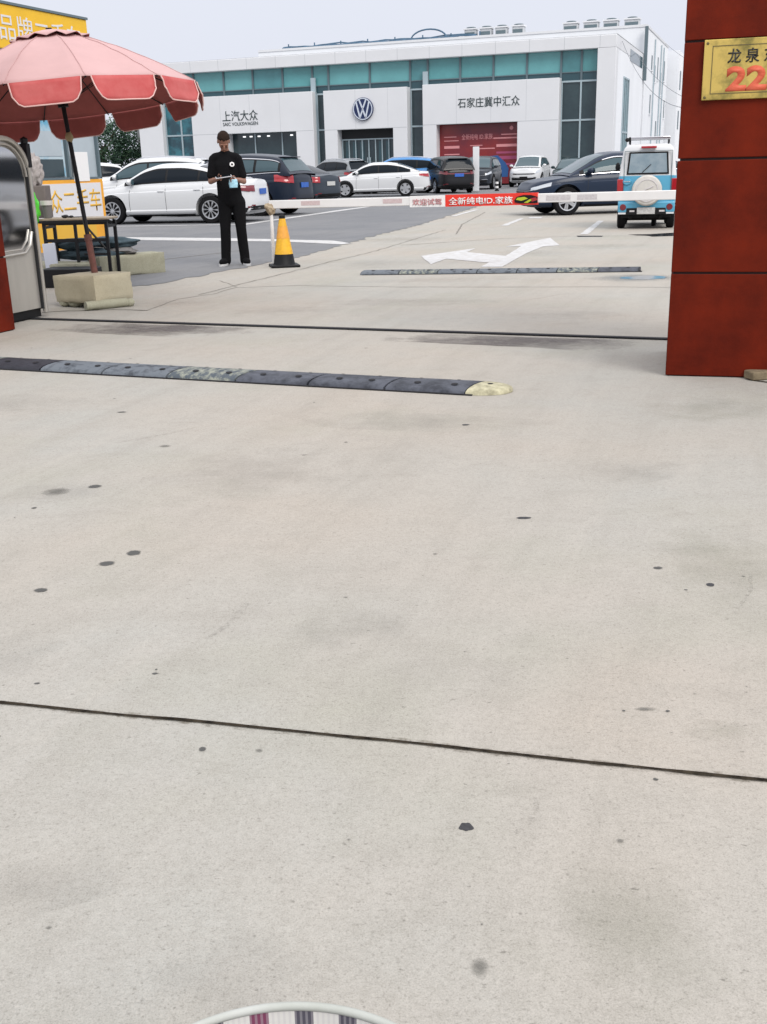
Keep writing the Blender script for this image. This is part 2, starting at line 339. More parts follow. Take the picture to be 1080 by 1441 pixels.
def empty(name, loc=(0, 0, 0), rz=0):
    o = bpy.data.objects.new(name, None); COL.objects.link(o); o.location = loc; o.rotation_euler = (0, 0, rz); o.empty_display_size = .2; return o
def tag(o, label, cat, group=None, kind=None):
    o['label'] = label; o['category'] = cat
    if group: o['group'] = group
    if kind: o['kind'] = kind
    return o
def copy_tree(o, parent=None):
    c = o.copy(); COL.objects.link(c); c.parent = parent
    for ch in list(o.children): copy_tree(ch, c)
    return c
def text(name, body, mt, parent, origin, xdir, zdir, wd, ht, extr=.004, bold=0.0):
    """lettering fitted into a rectangle centred on origin, standing 'extr' proud along xdir x zdir"""
    c = bpy.data.curves.new(name, 'FONT'); c.body = body; c.size = 1; c.extrude = 0; c.offset = bold; c.resolution_u = 3
    t = bpy.data.objects.new('tmp', c); COL.objects.link(t)
    dg = bpy.context.evaluated_depsgraph_get(); me = bpy.data.meshes.new_from_object(t.evaluated_get(dg))
    bpy.data.objects.remove(t); bpy.data.curves.remove(c)
    co = np.array([v.co[:2] for v in me.vertices]); lo, hi = co.min(0), co.max(0)
    X = Vector(xdir).normalized(); Z = Vector(zdir).normalized(); N = X.cross(Z); O = Vector(origin)
    bm = bmesh.new(); bm.from_mesh(me)
    bmesh.ops.remove_doubles(bm, verts=bm.verts, dist=1e-5)
    for v in bm.verts:
        a = (v.co.x - (lo[0] + hi[0]) / 2) * wd / (hi[0] - lo[0]); b = (v.co.y - (lo[1] + hi[1]) / 2) * ht / (hi[1] - lo[1])
        v.co = O + X * a + Z * b
    r = bmesh.ops.extrude_face_region(bm, geom=bm.faces[:])
    bmesh.ops.translate(bm, verts=[q for q in r['geom'] if isinstance(q, bmesh.types.BMVert)], vec=N * extr)
    bmesh.ops.recalc_face_normals(bm, faces=bm.faces)
    bm.to_mesh(me); bm.free(); me.name = name; me.materials.clear(); me.materials.append(mt)
    o = bpy.data.objects.new(name, me); COL.objects.link(o); o.parent = parent; return o

# ------------------------------------------------------------------ the ground and what is painted on it
def sheet(name, pts, z, m, kind='structure'):
    bm = bmesh.new(); vs_ = [bm.verts.new((x, y, z)) for x, y in pts]; f = bm.faces.new(vs_)
    bmesh.ops.triangulate(bm, faces=[f]); bmesh.ops.recalc_face_normals(bm, faces=bm.faces)
    for f in bm.faces:
        if f.normal.z < 0: f.normal_flip()
    me = bpy.data.meshes.new(name); bm.to_mesh(me); bm.free(); me.materials.append(m)
    o = bpy.data.objects.new(name, me); COL.objects.link(o); o['kind'] = kind; return o
def rough_edge(pts, amp, step=.12, seed=0):
    o = []
    for i, (a, b) in enumerate(zip(pts, pts[1:])):
        n = max(1, int(math.dist(a, b) / step))
        for k in range(n):
            t = k / n; x = a[0] + (b[0] - a[0]) * t; y = a[1] + (b[1] - a[1]) * t
            o.append((x + amp * noise.noise(Vector((x * 4, y * 4, seed))), y + amp * noise.noise(Vector((x * 4, y * 4, seed + 9)))))
    o.append(pts[-1]); return o
def strip(name, line, wd, z, m, amp=0, step=.05, seed=0, taper=False):
    line = rough_edge(line, amp, step, seed) if amp else line
    L_, R_ = [], []
    for i, p in enumerate(line):
        a = Vector(line[max(0, i - 1)]); b = Vector(line[min(len(line) - 1, i + 1)]); d = (b - a).normalized(); n = Vector((-d.y, d.x))
        k = wd / 2 * (1 + (.5 * noise.noise(Vector((p[0] * 9, p[1] * 9, seed + 3))) if amp else 0))
        if taper: k *= max(.15, math.sin(PI * (i + .5) / len(line)) ** .4)
        L_.append(Vector(p) + n * k); R_.append(Vector(p) - n * k)
    n = len(line); v = [(q.x, q.y, z) for q in L_ + R_]
    o = obj(name, v, [(i, n + i, n + i + 1, i + 1) for i in range(n - 1)], m); o['kind'] = 'structure'; return o
def spot(name, x, y, rx, ry, z, m, rz=0, seed=0, amp=.35, n=28):
    pts = []
    for k in range(n):
        a = 2 * PI * k / n; q = 1 + amp * noise.noise(Vector((math.cos(a) * 1.6, math.sin(a) * 1.6, seed * 5.7)))
        px, py = rx * q * math.cos(a), ry * q * math.sin(a)
        pts.append((x + px * math.cos(rz) - py * math.sin(rz), y + px * math.sin(rz) + py * math.cos(rz)))
    return sheet(name, pts, z, m)

g = 700
sheet('yard_ground', [(-g, -g), (g, -g), (g, g), (-g, g)], 0, M['concrete'])
edge = [(-2.95, 12.2), (-2.768, 12.332), (-2.586, 12.364), (-2.438, 12.807), (-2.199, 13.44), (-1.827, 14.312), (-1.159, 15.973), (-0.489, 18.642), (0.186, 21.469), (0.949, 24.077), (2.118, 29.425), (4.419, 39.864), (7.5, 52.0)]
sheet('asphalt_road', rough_edge(edge, .13, .09) + [(11, 54), (40, 44), (90, 80), (-90, 130), (-90, 45)], .004, M['asphalt'])
strip('ground_joint', [(-8, 4.07), (-.949, 2.314), (-.013, 2.091), (.775, 1.886), (7, .32)], .0105, .003, M['joint'], .007, .02, 1)
strip('joint_edge_dirt', [(-8, 4.07), (-.949, 2.314), (-.013, 2.091), (.775, 1.886), (7, .32)], .026, .0012, M['jointdirt'], .010, .02, 21)
strip('ground_crack', [(-3.175, 10.097), (-3.006, 10.167), (-2.521, 10.173), (-2.17, 10.049)], .02, .002, M['joint'], .03, .05, 2)
strip('ground_crack', [(-2.17, 10.049), (-2.045, 10.928), (-1.737, 11.304), (-1.556, 11.96), (-1.87, 12.742)], .012, .002, M['crack'], .02, .05, 3)
strip('ground_crack', [(-1.546, 11.884), (-0.922, 11.952), (0.216, 11.527), (1.257, 11.272), (2.436, 11.0), (6, 9.7)], .014, .002, M['crack'], .01, .05, 4)
strip('ground_crack', [(-1.882, 11.272), (-1.43, 12.63), (-0.512, 15.384), (-0.1, 16.5), (1.4, 22)], .013, .005, M['crack'], .03, .08, 5)
strip('ground_crack', [(.4, 17.9), (2.2, 18.9), (3.5, 19.05), (6, 18.1)], .022, .004, M['crack'], .02, .08, 6)
strip('ground_crack', [(1.5, 20.5), (1.9, 24), (3.0, 30)], .022, .004, M['crack'], .03, .1, 7)
strip('ground_crack', [(-4.6, 14.6), (-3.2, 16.1), (-2.2, 17.6)], .03, .008, M['crack'], .05, .1, 8)
strip('ground_crack', [(2.42, 5.2), (2.2, 5.55), (2.24, 5.9), (2.13, 6.05)], .02, .004, M['joint'], .03, .03, 9)
sheet('damp_strip', rough_edge([(-.3, 8.42), (1.0, 7.88), (2.2, 7.42), (2.1, 6.93), (1.5, 7.06), (1.1, 7.36), (-.2, 7.95), (-.3, 8.42)], .03)[:-1], .001, M['damp'])
sheet('damp_strip', rough_edge([(-3.0, 9.5), (-0.6, 8.54), (-0.7, 8.2), (-1.295, 8.15), (-1.95, 8.45), (-2.85, 8.9), (-3.0, 9.5)], .05)[:-1], .001, M['damp'])
for i, (x, y, rx, ry, a, mk) in enumerate([(-.55, 4.35, .55, .45, .5, 'bigstain'), (-1.35, 4.1, .35, .16, .5, 'bigstain'), (1.05, 3.05, .28, .5, .3, 'greenstain'), (.42, 1.45, .16, .24, .2, 'greenstain'), (-.62, 1.62, .2, .09, .4, 'bigstain'),
        (1.7, 5.35, .5, .35, 0, 'greenstain'), (.15, 5.2, .9, .22, -.3, 'bigstain'), (-2.2, 5.9, .8, .3, -.3, 'bigstain'), (1.0, 4.2, .35, .2, .6, 'bigstain'), (.2, 10.2, 1.3, .3, -.3, 'bigstain'), (-.9, 9.8, .8, .4, -.2, 'bigstain'), (1.6, 9.0, .7, .3, -.3, 'bigstain'),
        (.7, 12.2, 1.4, .35, -.15, 'bigstain'), (2.3, 15.6, .8, .9, .2, 'bigstain'), (.0, 14.4, .7, .8, .2, 'bigstain'), (-2.0, 10.6, .6, .35, .3, 'bigstain'), (3.4, 16.6, 1.1, .7, 0, 'greenstain'), (.5, 19.5, 1.2, 1.0, .3, 'bigstain'), (-.1, 2.7, .3, .12, .4, 'bigstain'), (-1.1, 2.55, .3, .2, .2, 'bigstain'), (.75, 2.1, .12, .07, 0, 'greenstain'), (-.25, 1.35, .12, .2, .7, 'bigstain'), (.8, 1.5, .2, .15, 0, 'bigstain')]):
    spot('ground_stain', x, y, rx, ry, .0003 + .00001 * i if y < 6 else .0006, M[mk], a, i + 31, .2, 24)
sheet('road_marking_arrow', rough_edge([(0.631, 15.587), (1.533, 16.803), (1.342, 16.062), (1.813, 15.197), (2.26, 16.985), (2.012, 16.937), (3.005, 18.803), (2.858, 16.938), (2.578, 16.797), (2.153, 15.572), (1.568, 13.549), (1.308, 13.626), (1.465, 14.185), (0.96, 14.981), (0.707, 14.175), (0.631, 15.587)], .012, .2)[:-1], .0042, M['roadpaint'])
sheet('road_marking_line', rough_edge([(-6.5, 22.9), (-4.854, 22.135), (-2.949, 21.094), (-0.748, 19.44), (-0.425, 18.624), (-0.577, 18.42), (-1.703, 19.604), (-3.467, 20.524), (-6.6, 22.3)], .03, .2), .008, M['roadpaint'])
sheet('road_marking_line', rough_edge([(-3.296, 26.474), (-1.268, 33.891), (0.261, 38.4), (0.396, 38.4), (-1.13, 33.186), (-3.136, 26.2)], .03, .2), .008, M['roadpaint'])
sheet('road_marking_line', rough_edge([(-9, 28.0), (-5, 26.95), (-3.3, 26.6), (-3.3, 26.4), (-5, 26.72), (-9, 27.75)], .03, .2), .009, M['roadpaint'])
for q in ([(3.658, 19.525), (3.789, 19.468), (4.981, 23.882), (4.872, 23.942)], [(2.621, 22.977), (2.749, 22.912), (3.518, 25.884), (3.417, 25.943)], [(3.579, 25.849), (3.88, 25.675), (4.029, 26.374), (3.762, 26.532)],
          [(1.9, 28.0), (2.03, 27.95), (3.0, 31.8), (2.87, 31.85)]):
    sheet('road_marking_line', rough_edge(q + q[:1], .025, .2)[:-1], .0045, M['roadpaint'])
sheet('oil_patch', rough_edge([(3.508, 19.102), (3.94, 18.917), (3.881, 18.72), (3.5, 18.85), (3.508, 19.102)], .04)[:-1], .0055, M['oil'])
sheet('oil_patch', rough_edge([(4.4, 19.1), (4.8, 19.0), (5.253, 19.2), (6.0, 18.9), (5.9, 18.3), (4.7, 18.45), (4.4, 19.1)], .08)[:-1], .0055, M['oil'])
spot('dried_puddle', 2.9, 11.82, .60, .46, .0012, M['rimstain'], -.2, 3)
spot('puddle', 2.92, 11.82, .27, .18, .0022, M['puddle'], -.2, 4)
for i, (x, y, rx, ry, a, mk) in enumerate([(-.847, 3.368, .035, .032, .4, 'stain'), (-.92, 3.272, .032, .03, .6, 'stain'), (.145, 1.757, .0135, .013, 0, 'gum'), (.134, 1.378, .024, .024, 0, 'softstain'),
        (-1.19, 4.18, .035, .035, .5, 'stain'), (-1.022, 4.829, .045, .03, 0, 'softstain'), (-1.071, 3.047, .03, .022, .2, 'stain'), (.51, 3.63, .025, .012, 0, 'gum'), (-1.329, 4.122, .07, .06, .4, 'softstain'),
        (-.417, 2.072, .01, .012, 0, 'stain'), (-1.355, 3.907, .016, .016, 0, 'stain'), (.98, 2.95, .012, .012, 0, 'gum'), (.6, 2.2, .03, .014, 0, 'softstain'), (-.29, 2.06, .011, .011, 0, 'softstain'), (.42, 5.1, .02, .012, 0, 'gum'),
        (.86, 3.1, .02, .014, .2, 'stain'), (.43, 1.70, .011, .01, 0, 'softstain'), (-1.4, 5.6, .03, .02, 0, 'stain'), (-.35, 4.6, .02, .014, 0, 'softstain')]):
    spot('ground_stain', x, y, rx, ry, .0007 + .00005 * i, M[mk], a, i + 1)

rs_ = random.Random(11)
for i in range(30):
    y = 1.45 + 6.5 * rs_.random() ** 1.6; x = rs_.uniform(-.36, .36) * (y + .6); s = rs_.uniform(.003, .0075) * (.8 + y * .12)
    spot('ground_stain', x, y, s * rs_.uniform(.8, 1.9), s, .0012 + .000005 * i, M[rs_.choice(['stain', 'softstain', 'softstain'])], rs_.uniform(-.6, .6), i + 80, .9, 16)
for i in range(8):
    y = 1.6 + 9 * rs_.random(); x = rs_.uniform(-.33, .33) * (y + .5); a = rs_.gauss(1.2, .35); q = rs_.uniform(.15, .6) * (.5 + y * .12)
    strip('ground_scuff', [(x, y), (x + math.cos(a) * q * .5 + .02, y + math.sin(a) * q * .5), (x + math.cos(a) * q, y + math.sin(a) * q)], rs_.uniform(.012, .05), .0016 + .00001 * i, M['scuff'], .012, .05, i + 40, True)

# ------------------------------------------------------------------ dealership hall
UANG = R(-20)
hall = empty('dealership_hall', (14.01, 67.2, 0), UANG)
tag(hall, 'long white showroom hall with teal upper glazing, three white portals and a round navy emblem', 'building')
m = MB(); m.box(-31.0, -.72, .9, 13.8, 0, 7.58); m.make('core', M['dark'], hall)
m = MB(); m.box(-32.6, .37, 0, 13.8, 7.62, 8.32); m.make('fascia', M['bwhite'], hall, bevel=.03)
for x in np.arange(-30.0, 0, 2.1): m = MB(); m.box(x - .012, x + .012, -.006, .01, 7.62, 8.32); m.make('fascia_seam', M['seam'], hall)
m = MB(); m.box(-32.6, .37, .2, 13.7, 8.325, 8.36); m.make('roof', M['greywall'], hall)
m = MB(); m.box(-.72, .37, 0, .92, 0, 7.615); m.make('end_column', M['bwhite'], hall, bevel=.02)
m = MB(); m.box(-.70, .37, .925, 13.8, 0, 7.60); m.make('side_wall', M['bwhite2'], hall)
m = MB(); m.box(.362, .385, 3.6, 6.1, .6, 6.2); so_ = m.make('side_window', M['glassblue'], hall)
m = MB()
for y in (3.55, 4.4, 5.25, 6.1): m.box(.37, .44, y - .05, y + .05, .6, 6.25)
for z in (.6, 3.0, 6.2): m.box(.37, .43, 3.55, 6.1, z - .05, z + .05)
m.make('window_frame', M['mullionpale'], so_)
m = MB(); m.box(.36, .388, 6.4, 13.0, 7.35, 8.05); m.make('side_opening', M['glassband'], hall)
m = MB(); m.box(.40, .62, 13.45, 13.7, 6.6, 10.1); m.make('downpipe', M['mullion'], hall)
# left column and left glass bay
m = MB(); m.box(-32.3, -30.45, .05, .95, 0, 7.61); m.make('corner_column', M['bwhite'], hall, bevel=.02)
def pane(name, x0, x1, z0, z1, mt, y=.55): q = MB(); q.box(x0, x1, y, y + .05, z0, z1); return q.make(name, mt, hall)
pane('tall_glass', -30.44, -28.0, 0, 5.55, M['glassblue'])
pane('tall_glass', -18.98, -18.24, 0, 5.93, M['glassdark'])
pane('tall_glass', -12.5, -11.56, 0, 5.93, M['glassdark'])
pane('tall_glass', -2.88, -.73, 0, 5.93, M['glassdark'])
# the teal band
xs = [-30.44, -29.2, -28.0, -25.72, -23.55, -21.37, -19.24, -18.11, -15.25, -12.53, -11.36, -9.25, -7.13, -5.04, -2.95, -1.72, -.73]
for i, (a, b) in enumerate(zip(xs, xs[1:])): pane('blind_pane', a + .06, b - .06, 6.42, 7.615, M[['blind', 'blind_c', 'blind', 'blind_b', 'blind_c'][i * 7 % 5]])
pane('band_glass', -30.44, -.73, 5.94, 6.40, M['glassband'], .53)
m = MB()
for x in xs: m.box(x - .06, x + .06, .47, .62, 5.95, 7.615)
m.box(-30.44, -.73, .48, .6, 6.385, 6.435)
m.make('band_mullions', M['mullion'], hall)
for x0, x1, xm in ((-30.4, -28.05, -29.2), (-18.95, -18.26, None), (-12.48, -11.58, None), (-2.86, -.74, -1.72)):
    m = MB()
    if xm: m.box(xm - .05, xm + .05, .46, .58, 0, 5.93)
    for z in (3.7, 5.90): m.box(x0, x1, .47, .57, z - .05, z + .05)
    for x in (x0, x1): m.box(x - .03, x + .03, .46, .56, 0, 5.94)
    m.make('mullion_frame', M['mullionpale'], hall)
for x in (-19.14, -11.48):
    m = MB(); m.box(x - .16, x + .16, .3, .46, 0, 6.9); m.make('slim_column', M['mullionpale'], hall)
def portal(x0, x1, ox0, ox1, zt, oz):
    q = MB(); poly = [(x0, 0), (x0, zt), (x1, zt), (x1, 0), (ox1, 0), (ox1, oz), (ox0, oz), (ox0, 0)]
    T = Matrix(((1, 0, 0, 0), (0, 0, 1, 0), (0, 1, 0, 0), (0, 0, 0, 1)))
    q.prism(poly, -.25, .75, T); return q
for i, (x0, x1, a, b, zt, oz) in enumerate([(-27.95, -19.0, -25.3, -20.25, 6.06, 3.68), (-18.22, -12.54, -17.32, -13.5, 6.04, 3.66), (-11.5, -2.9, -10.6, -5.43, 6.1, 3.74)]):
    p = portal(x0, x1, a, b, zt, oz).make('portal', M['bwhite'], hall, bevel=.02)
    q = MB(); q.box(x0 + .01, x1 - .01, -.254, -.2, oz - .02, oz + .012) if i != 9 else None
    for xx in np.arange(x0 + 2.2, x1 - .5, 2.2): q.box(xx - .008, xx + .008, -.253, -.2, oz + .02, zt - .02)
    q.make('panel_seams', M['seam'], p)
pane('showroom_window', -25.3, -20.25, 0, 3.7, M['glassdark'], .5)
m = MB(); m.box(-25.29, -20.26, .3, .32, 0, .95); m.make('glass_balustrade', M['glassblue'], hall)
for x in (-23.6, -21.6): m = MB(); m.box(x - .04, x + .04, .44, .49, 0, 3.65); m.make('window_post', M['mullionpale'], hall)
mm_ = mat('spot lamp', (.8, .8, .8), .5); mm_.node_tree.nodes['Principled BSDF'].inputs['Emission Color'].default_value = (1, 1, 1, 1); mm_.node_tree.nodes['Principled BSDF'].inputs['Emission Strength'].default_value = 1.2
for x in (-24.4, -23.9, -23.3, -22.6, -20.9): m = MB(); m.lathe([(.001, 3.5), (.10, 3.5), (.10, 3.42), (.001, 3.42)], 10, c=(x, .47, 0)); m.make('ceiling_spot', mm_, hall)
ent = pane('entrance_glass', -17.32, -13.5, 0, 3.05, M['glassdark'], .5)
pane('transom', -17.32, -13.5, 3.06, 3.66, M['dark'], .52)
m = MB()
for x in np.linspace(-17.25, -13.57, 9): m.box(x - .03, x + .03, .4, .49, 0, 3.04)
m.box(-17.32, -13.5, .41, .5, 3.0, 3.07)
for x in (-15.5, -15.3): m.box(x - .02, x + .02, .33, .4, .8, 1.9)
m.make('door_frame', M['mullionpale'], ent)
m = MB()
for x in (-16.9, -16.4, -15.9, -14.6, -14.1): m.box(x - .14, x + .14, .47, .495, .1, 2.9)
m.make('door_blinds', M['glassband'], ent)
# red display film behind the right portal
pf = pane('display_film', -10.6, -5.43, .1, 3.72, M['posterred'], .45)
text('poster_title', '全新纯电 ID.家族', M['posterpink'], pf, (-8.15, .447, 2.95), (1, 0, 0), (0, 0, 1), 2.0, .34, .004, .0)
for x0, x1, z, h_ in [(-10.3, -9.5, 2.95, .05), (-10.3, -9.35, 2.72, .05), (-10.3, -9.3, 2.28, .16), (-10.3, -9.3, 1.9, .06), (-10.3, -9.4, 1.72, .05), (-8.6, -7.8, 2.4, .05), (-8.0, -7.0, 2.2, .06), (-6.6, -5.55, 3.0, .06), (-7.1, -5.55, 2.78, .08), (-6.9, -5.5, 2.3, .16)]:
    m = MB(); m.box(x0, x1, .44, .448, z, z + h_); m.make('poster_line', M['posterpink'], pf)
m = MB(); m.lathe([(.001, .44), (.12, .44), (.12, .449), (.001, .449)], 14, 'Y', (-5.95, 0, 3.4))
m.make('poster_mark', M['posterpink'], pf)
m = MB()
for x0, x1, z, h_ in [(-6.9, -5.5, 1.9, .12), (-6.9, -5.5, 1.55, .2), (-6.7, -5.5, 1.2, .12), (-10.3, -9.6, 1.4, .12)]: m.box(x0, x1, .44, .448, z, z + h_)
m.make('poster_blocks', M['postermagenta'], pf)
T = Matrix(((1, 0, 0, 0), (0, 0, 1, 0), (0, 1, 0, 0), (0, 0, 0, 1)))
m = MB(); m.prism([(-8.9, .5), (-9.0, .9), (-8.6, 1.15), (-8.1, 1.25), (-7.7, 1.75), (-6.8, 1.8), (-6.3, 1.35), (-6.1, 1.0), (-6.15, .5)], .436, .448, T); m.make('poster_car', M['posterblue'], pf)
# letters and emblem
text('lettering', '上汽大众', M['letter'], hall, (-24.28, -.25, 4.78), (1, 0, 0), (0, 0, 1), 2.62, .66, .025, .0)
text('lettering', 'SAIC VOLKSWAGEN', M['letter'], hall, (-24.28, -.25, 4.27), (1, 0, 0), (0, 0, 1), 2.60, .21, .02, .0)
text('lettering', '石家庄冀中汇众', M['letter'], hall, (-7.25, -.25, 4.93), (1, 0, 0), (0, 0, 1), 3.9, .58, .025, .0)
m = MB(); m.lathe([(.001, -.40), (.69, -.40), (.69, -.25)], 48, 'Y', (-15.46, 0, 4.84)); em = m.make('emblem', M['navy'], hall, smooth=True)
m = MB(); m.lathe([(.60, -.40), (.60, -.425), (.66, -.425), (.66, -.40)], 48, 'Y', (-15.46, 0, 4.84)); m.make('emblem_ring', M['chromewhite'], em)
def stroke(q, a, b, wd=.095):
    a, b = Vector(a), Vector(b); d = (b - a).normalized(); n = Vector((-d.y, d.x)) * wd / 2
    q.prism([(p.x - 15.46, p.y + 4.84) for p in (a - n, b - n, b + n, a + n)], -.43, -.40, T)
m = MB()
for a, b in [((-.24, .56), (-.03, .07)), ((.24, .56), (.03, .07)), ((-.44, .42), (-.20, -.52)), ((.44, .42), (.20, -.52)), ((-.20, -.52), (0, -.04)), ((.20, -.52), (0, -.04)), ((-.05, -.01), (.05, -.01))]: stroke(m, a, b)
m.make('emblem_strokes', M['chromewhite'], em)

# rear block with parapet and side windows
rear = empty('rear_block', (14.01, 67.2, 0), UANG)
tag(rear, 'tall plain white block rising behind the showroom hall, small windows down its side', 'building')
m = MB(); m.box(-29.5, .45, 14.0, 30.0, 0, 10.12); m.make('walls', M['bwhite2'], rear)
m = MB(); m.box(-29.5, .50, 13.95, 30.0, 10.12, 10.28); m.make('parapet_cap', M['bwhite'], rear)
for y, z, h_, w_ in [(18.2, 7.6, 1.0, .6), (20.5, 6.9, 1.2, .6), (18.2, 4.6, 1.3, .5), (22.5, 7.2, 1.6, .5), (20.2, 3.5, 1.2, .5), (25, 6.2, 1.7, .6), (23, 3.0, 1.2, .6), (27.5, 7.4, 1.5, .6), (26.5, 3.4, 1.5, .6), (28.8, 4.6, 1.4, .5)]:
    m = MB(); m.box(.44, .475, y - w_ / 2, y + w_ / 2, z, z + h_); f = m.make('window', M['mullion'], rear)
    m = MB(); m.box(.44, .56, y - w_ / 2 - .05, y + w_ / 2 + .05, z - .08, z - .01); m.make('sill', M['bwhite2'], f)
for y in (19.4, 24, 26): m = MB(); m.tube([(.53, y, 0), (.53, y, 9.8)], .05, 6); m.make('downpipe', M['mullionpale'], rear)
third = empty('far_block', (14.01, 67.2, 0), UANG)
tag(third, 'pale white block standing beyond the rear block at its far right end', 'building')
m = MB(); m.box(-14, 1.3, 31.0, 46.0, 0, 10.0); m.make('walls', M['bwhite2'], third)
for y, z in [(33, 7), (36, 7), (39, 7), (33, 3.8), (36, 3.8)]:
    m = MB(); m.box(1.28, 1.325, y - .5, y + .5, z, z + 1.5); m.make('window', M['mullion'], third)
low = empty('low_house', (31.6, 120, 0), R(-10)); tag(low, 'low grey white house far off between the white block and the red pillar', 'building')
m = MB(); m.box(-.8, 5, 0, 8, 0, 4.7); m.make('walls', M['bwhite2'], low)
m = MB(); m.box(-.9, 5.1, -.1, 8.1, 4.7, 5.0); m.make('roof', M['greywall'], low)
m = MB(); m.box(-.3, .5, -.03, .02, 2.6, 3.8); m.make('window', M['mullion'], low)
shed = empty('grey_side_building', (14.01, 67.2, 0), UANG); tag(shed, 'plain grey rendered building left of the showroom corner column', 'building')
m = MB(); m.box(-36.2, -33.0, 6, 14, 0, 5.2); m.make('walls', M['greywall'], shed)
m = MB(); m.box(-36.3, -32.9, 5.9, 14.1, 5.2, 5.4); m.make('roof', M['mullion'], shed)

# roof machines
def ac_unit(x, y, z, wd, hh):
    r = empty('ac_unit', (0, 0, 0)); r.rotation_euler = (0, 0, UANG)
    r.location = Matrix.Translation((14.01, 67.2, 0)) @ Matrix.Rotation(UANG, 4, 'Z') @ Vector((x, y, z))
    q = MB(); q.box(-wd / 2, wd / 2, -.4, .4, .1, hh); q.make('casing', M['acwhite'], r, bevel=.03)
    q = MB(); q.box(-wd / 2 + .06, wd / 2 - .06, -.425, -.39, hh * .35, hh * .72); q.make('grille', M['mullion'], r)
    q = MB(); q.box(-wd / 2 - .06, wd / 2 + .06, -.46, .46, hh, hh + .09); q.make('cap', M['bwhite'], r)
    q = MB(); q.lathe([(.34, hh + .09), (.36, hh + .17), (.28, hh + .2), (.001, hh + .2)], 16); q.make('fan_ring', M['mullion'], r)
    q = MB()
    for sx in (-1, 1): q.box(sx * wd * .35 - .05, sx * wd * .35 + .05, -.35, .35, 0, .1)
    q.make('feet', M['mullion'], r); return r
ACL = ['leftmost of the four narrow white rooftop units above the red display', 'second from left of the four narrow white rooftop units', 'third from left of the four narrow white rooftop units', 'rightmost of the four narrow white rooftop units',
       'leftmost of the four wide white rooftop units by the right roof corner', 'second from left of the four wide white rooftop units', 'third from left of the four wide white rooftop units', 'wide white rooftop unit nearest the right roof corner']
for i, x in enumerate((-12.44, -11.26, -10.1, -8.84, -5.0, -3.55, -2.15, -.68)):
    big = i >= 4
    tag(ac_unit(x, 15.0, 10.125, 1.02 if big else .84, .60 if big else .66), ACL[i], 'air conditioner', 'air conditioners on the roof')
def toworld(x, y, z): return Matrix.Translation((14.01, 67.2, 0)) @ Matrix.Rotation(UANG, 4, 'Z') @ Vector((x, y, z))
m = MB()  # tubes added to imitate the broken look of the parapet coping
for k in range(3):
    pts = [toworld(x, 14.2 + .2 * k, 10.30 + .07 * k + .13 * noise.noise(Vector((x * .9, k * 4.2, 1)))) for x in np.arange(-27.5, -11.5, .6)]
    m.tube(pts, .05, 6)
for x in np.arange(-27, -11.5, 2.2): m.tube([toworld(x, 14.3, 10.28), toworld(x, 14.3, 10.6)], .05, 6)
m.tube([toworld(-15.6 + 1.4 * math.cos(a), 14.5, 10.3 + .7 * math.sin(a)) for a in np.linspace(0, PI, 14)], .06, 6)
tag(m.make('roof_edge_tubes', M['tubeblue']), 'tangled blue grey tubes added to suggest the broken line of the roof coping', 'tubes')

# ------------------------------------------------------------------ trees beyond the hall's left end
def tree(x, y, h_, cr, label, mt, seed):
    rnd = random.Random(seed); r = empty('broadleaf_tree', (x, y, 0)); tag(r, label, 'tree', 'trees left of the hall')
    q = MB(); q.tube([(0, 0, 0), (.1, 0, h_ * .3), (-.05, .1, h_ * .6)], [.22, .17, .08], 8)
    for k in range(7):
        a = rnd.uniform(0, 2 * PI); q.tube([(0, 0, h_ * (.25 + .05 * k)), (math.cos(a) * cr * .5, math.sin(a) * cr * .5, h_ * (.5 + .05 * k))], [.09, .03], 6)
    q.make('trunk', M['bark'], r)
    v, f, fm = [], [], []
    for c in range(70):
        a = rnd.uniform(0, 2 * PI); el = rnd.uniform(-.9, 1.2); rr = cr * rnd.uniform(.45, 1)
        c0 = Vector((math.cos(a) * math.cos(el) * rr, math.sin(a) * math.cos(el) * rr, h_ * .58 + math.sin(el) * rr * h_ * .42 / cr))
        mi = 0 if rnd.random() < .6 else 1
        for k in range(60):
            p = c0 + Vector((rnd.gauss(0, .32), rnd.gauss(0, .32), rnd.gauss(0, .26))); d1 = Vector((rnd.uniform(-1, 1), rnd.uniform(-1, 1), rnd.uniform(-.6, .6))).normalized(); d2 = d1.orthogonal().normalized()
            s = rnd.uniform(.07, .14); n = len(v); v += [p - d1 * s, p + d2 * s * .55, p + d1 * s, p - d2 * s * .55]; f.append((n, n + 1, n + 2, n + 3)); fm.append(mi)
    obj('crown', v, f, parent=r, mats=[M['leaf'], M['leaf2']], fmat=fm); return r
tree(-20.4, 84, 5.6, 2.4, 'dark green broadleaf tree, the left of two beside the grey building', mt=None, seed=3)
tree(-18.3, 86, 5.0, 2.0, 'dark green broadleaf tree, nearer the grey building of the two', mt=None, seed=5)
tree(-24.5, 82, 6.2, 2.6, 'dark broadleaf tree mostly hidden by the sales kiosk', mt=None, seed=8)

